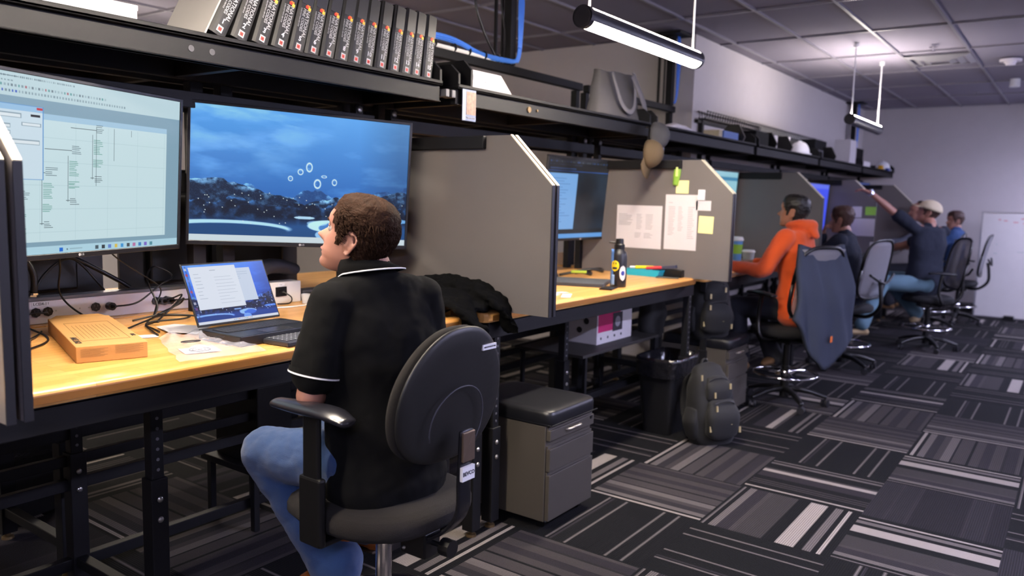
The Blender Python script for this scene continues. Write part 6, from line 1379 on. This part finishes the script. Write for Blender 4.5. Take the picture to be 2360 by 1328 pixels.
r = thing('blue_cable_bundle', 'bundle of blue network cables lying along the top rail', 'cable bundle', (-3.2, 4.0, 2.42)); mb = MB()
for k in range(9):
    o_ = .012*math.cos(k*.7); q_ = .012*math.sin(k*.7)+.012; mb.tube([(-3.2+o_, 3.45, 2.45+q_), (-3.2+o_*1.2, 3.70, 2.455+q_*1.3), (-3.19+o_, 3.85, 2.445+q_), (-3.2+o_, 4.05, 2.415+q_), (-3.18+o_, 4.28, 2.41+q_), (-3.155, 4.38+o_, 2.43+q_*.5), (-3.15, 4.40+o_, 2.52)], .0055, 6, 5)
tag(mb.build('cables', M_BLUEC, r, smooth=True), kind='stuff'); MB().cyl((-3.2, 3.3, 2.415), (-3.2, 4.2, 2.415), .014, n=10).build('white_conduit', M_WHITE, r)
for y in (3.6, 3.78, 3.92, 4.08, 4.22): MB().cyl((-3.2, y, 2.425), (-3.2, y+.006, 2.425), .028, n=14).build('cable_tie', M_CABLE, r)
cable('thick black cable curving down from the ceiling to the top rail', [(-3.25, 4.22, 3.045), (-3.25, 4.10, 2.9), (-3.24, 4.04, 2.75), (-3.23, 4.12, 2.58), (-3.21, 4.24, 2.42)], .009)
cable('second black cable beside the cable pole', [(-3.24, 4.30, 3.045), (-3.24, 4.31, 2.8), (-3.22, 4.33, 2.6), (-3.21, 4.30, 2.42)], .006)
# ------------------------------------------------------------ third bench cups, green note
def cup(lab, x, y, h, rad, cols):
    r = thing('coffee_cup', lab, 'cup', (x, y, Z2)); MB().lathe([(.001, 0), (rad*.72, 0), (rad*.95, h*.85), (.001, h*.85)], (0, 0, 0), 24).build('cup_body', mat('cup_'+cols[0], cols[0], .5), r, local=True, smooth=False)
    if cols[1]: MB().lathe([(rad*.80, h*.28), (rad*.93, h*.68), (rad*.90, h*.68), (rad*.77, h*.28)], (0, 0, 0), 24).build('sleeve', mat('cup_'+cols[1], cols[1], .6), r, local=True)
    MB().lathe([(rad*.98, h*.83), (rad*1.06, h*.86), (rad*1.02, h*.90), (rad*.85, h), (.001, h)], (0, 0, 0), 24).build('lid', M_WHITE, r, local=True); return r
cup('tall blue paper cup with a green sleeve and white lid', -2.50, 6.90, .21, .055, ('5a8ec8', '8ab83c')); cup('low clear cup with a white lid beside the tall cup', -2.33, 6.72, .11, .055, ('9aa2a8', None))
pin('note', 'lime green square note on the divider of the cap wearer booth', 'note', -1.965, -1.855, 1.43, 1.52, mat('green_note', '8cc04a', .8), fy=9.322)
pin('note', 'white note left of the lime green note', 'note', -2.10, -2.0, 1.40, 1.52, M_PAPER, fy=9.322)
pin('printed_sheet', 'white printed sheet below the lime green note', 'paper', -2.10, -1.86, 1.20, 1.39, M_PAPER, fy=9.322)
# ------------------------------------------------------------ whiteboard and ceiling fittings
r = thing('whiteboard', 'large rolling whiteboard in front of the far wall', 'whiteboard', (-.3, 12.9, 0)); MB().box((-1.17, 12.90, .03), (.75, 12.935, 1.475)).build('board', mat('whiteboard_enamel', 'd6d2d0', .12, coat=.5), r, bevel=.002)
for a, b in (((-1.19, 12.895, .02), (-1.17, 12.94, 1.49)), ((.75, 12.895, .02), (.77, 12.94, 1.49)), ((-1.19, 12.895, 1.475), (.77, 12.94, 1.49)), ((-1.19, 12.895, .015), (.77, 12.94, .03))): MB().box(a, b).build('frame', mat('board_frame', 'a8a6aa', .3, .6), r)
for x in (-.75, .4): MB().box((x-.06, 12.80, 0), (x+.06, 13.05, .06)).build('foot', M_BLK2, r, bevel=.006)
mb = MB(); rng = random.Random(3)
for k in range(14): x = rng.uniform(-1.0, .3); z = rng.uniform(1.25, 1.40); mb.box((x, 12.8985, z), (x+rng.uniform(.02, .06), 12.8995, z+.012))
tag(mb.build('red_writing', mat('red_marker', 'c86a70', .6), r), kind='stuff'); mb = MB()
for k in range(24): x = rng.uniform(-1.05, .3); z = rng.uniform(.85, 1.15); mb.box((x, 12.8985, z), (x+rng.uniform(.02, .08), 12.8995, z+.008))
tag(mb.build('faint_writing', mat('faint_marker', 'a8b4b0', .6), r), kind='stuff')
r = thing('air_diffuser', 'square ceiling air diffuser with curved vanes', 'air vent', (-1.355, 9.3, 3.04)); q = (-1.355, 9.31)
for k, (s_, z_) in enumerate(((.30, 3.036), (.22, 3.028), (.14, 3.022))):
    mb = MB(); mb.rings([[V((q[0]+a*hs_, q[1]+b*hs_, zz)) for a, b in ((-1, -1), (1, -1), (1, 1), (-1, 1))] for hs_, zz in ((s_, z_), (s_-.05, z_-.018), (s_-.055, z_-.014), (s_-.004, z_+.006))], caps=False); mb.build('vane', mat('diffuser_grey', '8c8a90', .4, .3), r)
for i, (x, y, k) in enumerate(((-1.31, 8.55, 0), (-.76, 9.62, 1), (-.81, 11.07, 2), (-1.31, 12.15, 0))):
    if k == 0:
        r = thing('sprinkler', 'ceiling sprinkler head '+('in front of the air diffuser' if i == 0 else 'near the far wall'), 'sprinkler', (x, y, 3.04)); MB().cyl((x, y, 3.042), (x, y, 3.036), .04, n=18).build('escutcheon', M_CHROME, r); MB().cyl((x, y, 3.036), (x, y, 3.0), .01, n=10).cyl((x, y, 3.0), (x, y, 2.996), .022, n=14).build('head', M_CHROME, r)
    elif k == 1:
        r = thing('smoke_detector', 'round ceiling detector at the right edge', 'detector', (x, y, 3.04)); MB().cyl((x, y, 3.042), (x, y, 3.02), .10, n=24).cyl((x, y, 3.02), (x, y, 2.985), .06, .04, n=20).build('housing', M_GREYMETAL, r)
    else:
        r = thing('ceiling_speaker', 'white cylindrical ceiling sensor at the right edge', 'sensor', (x, y, 3.04)); MB().cyl((x, y, 3.042), (x, y, 2.95), .05, .055, n=20).build('housing', M_WHITE, r)
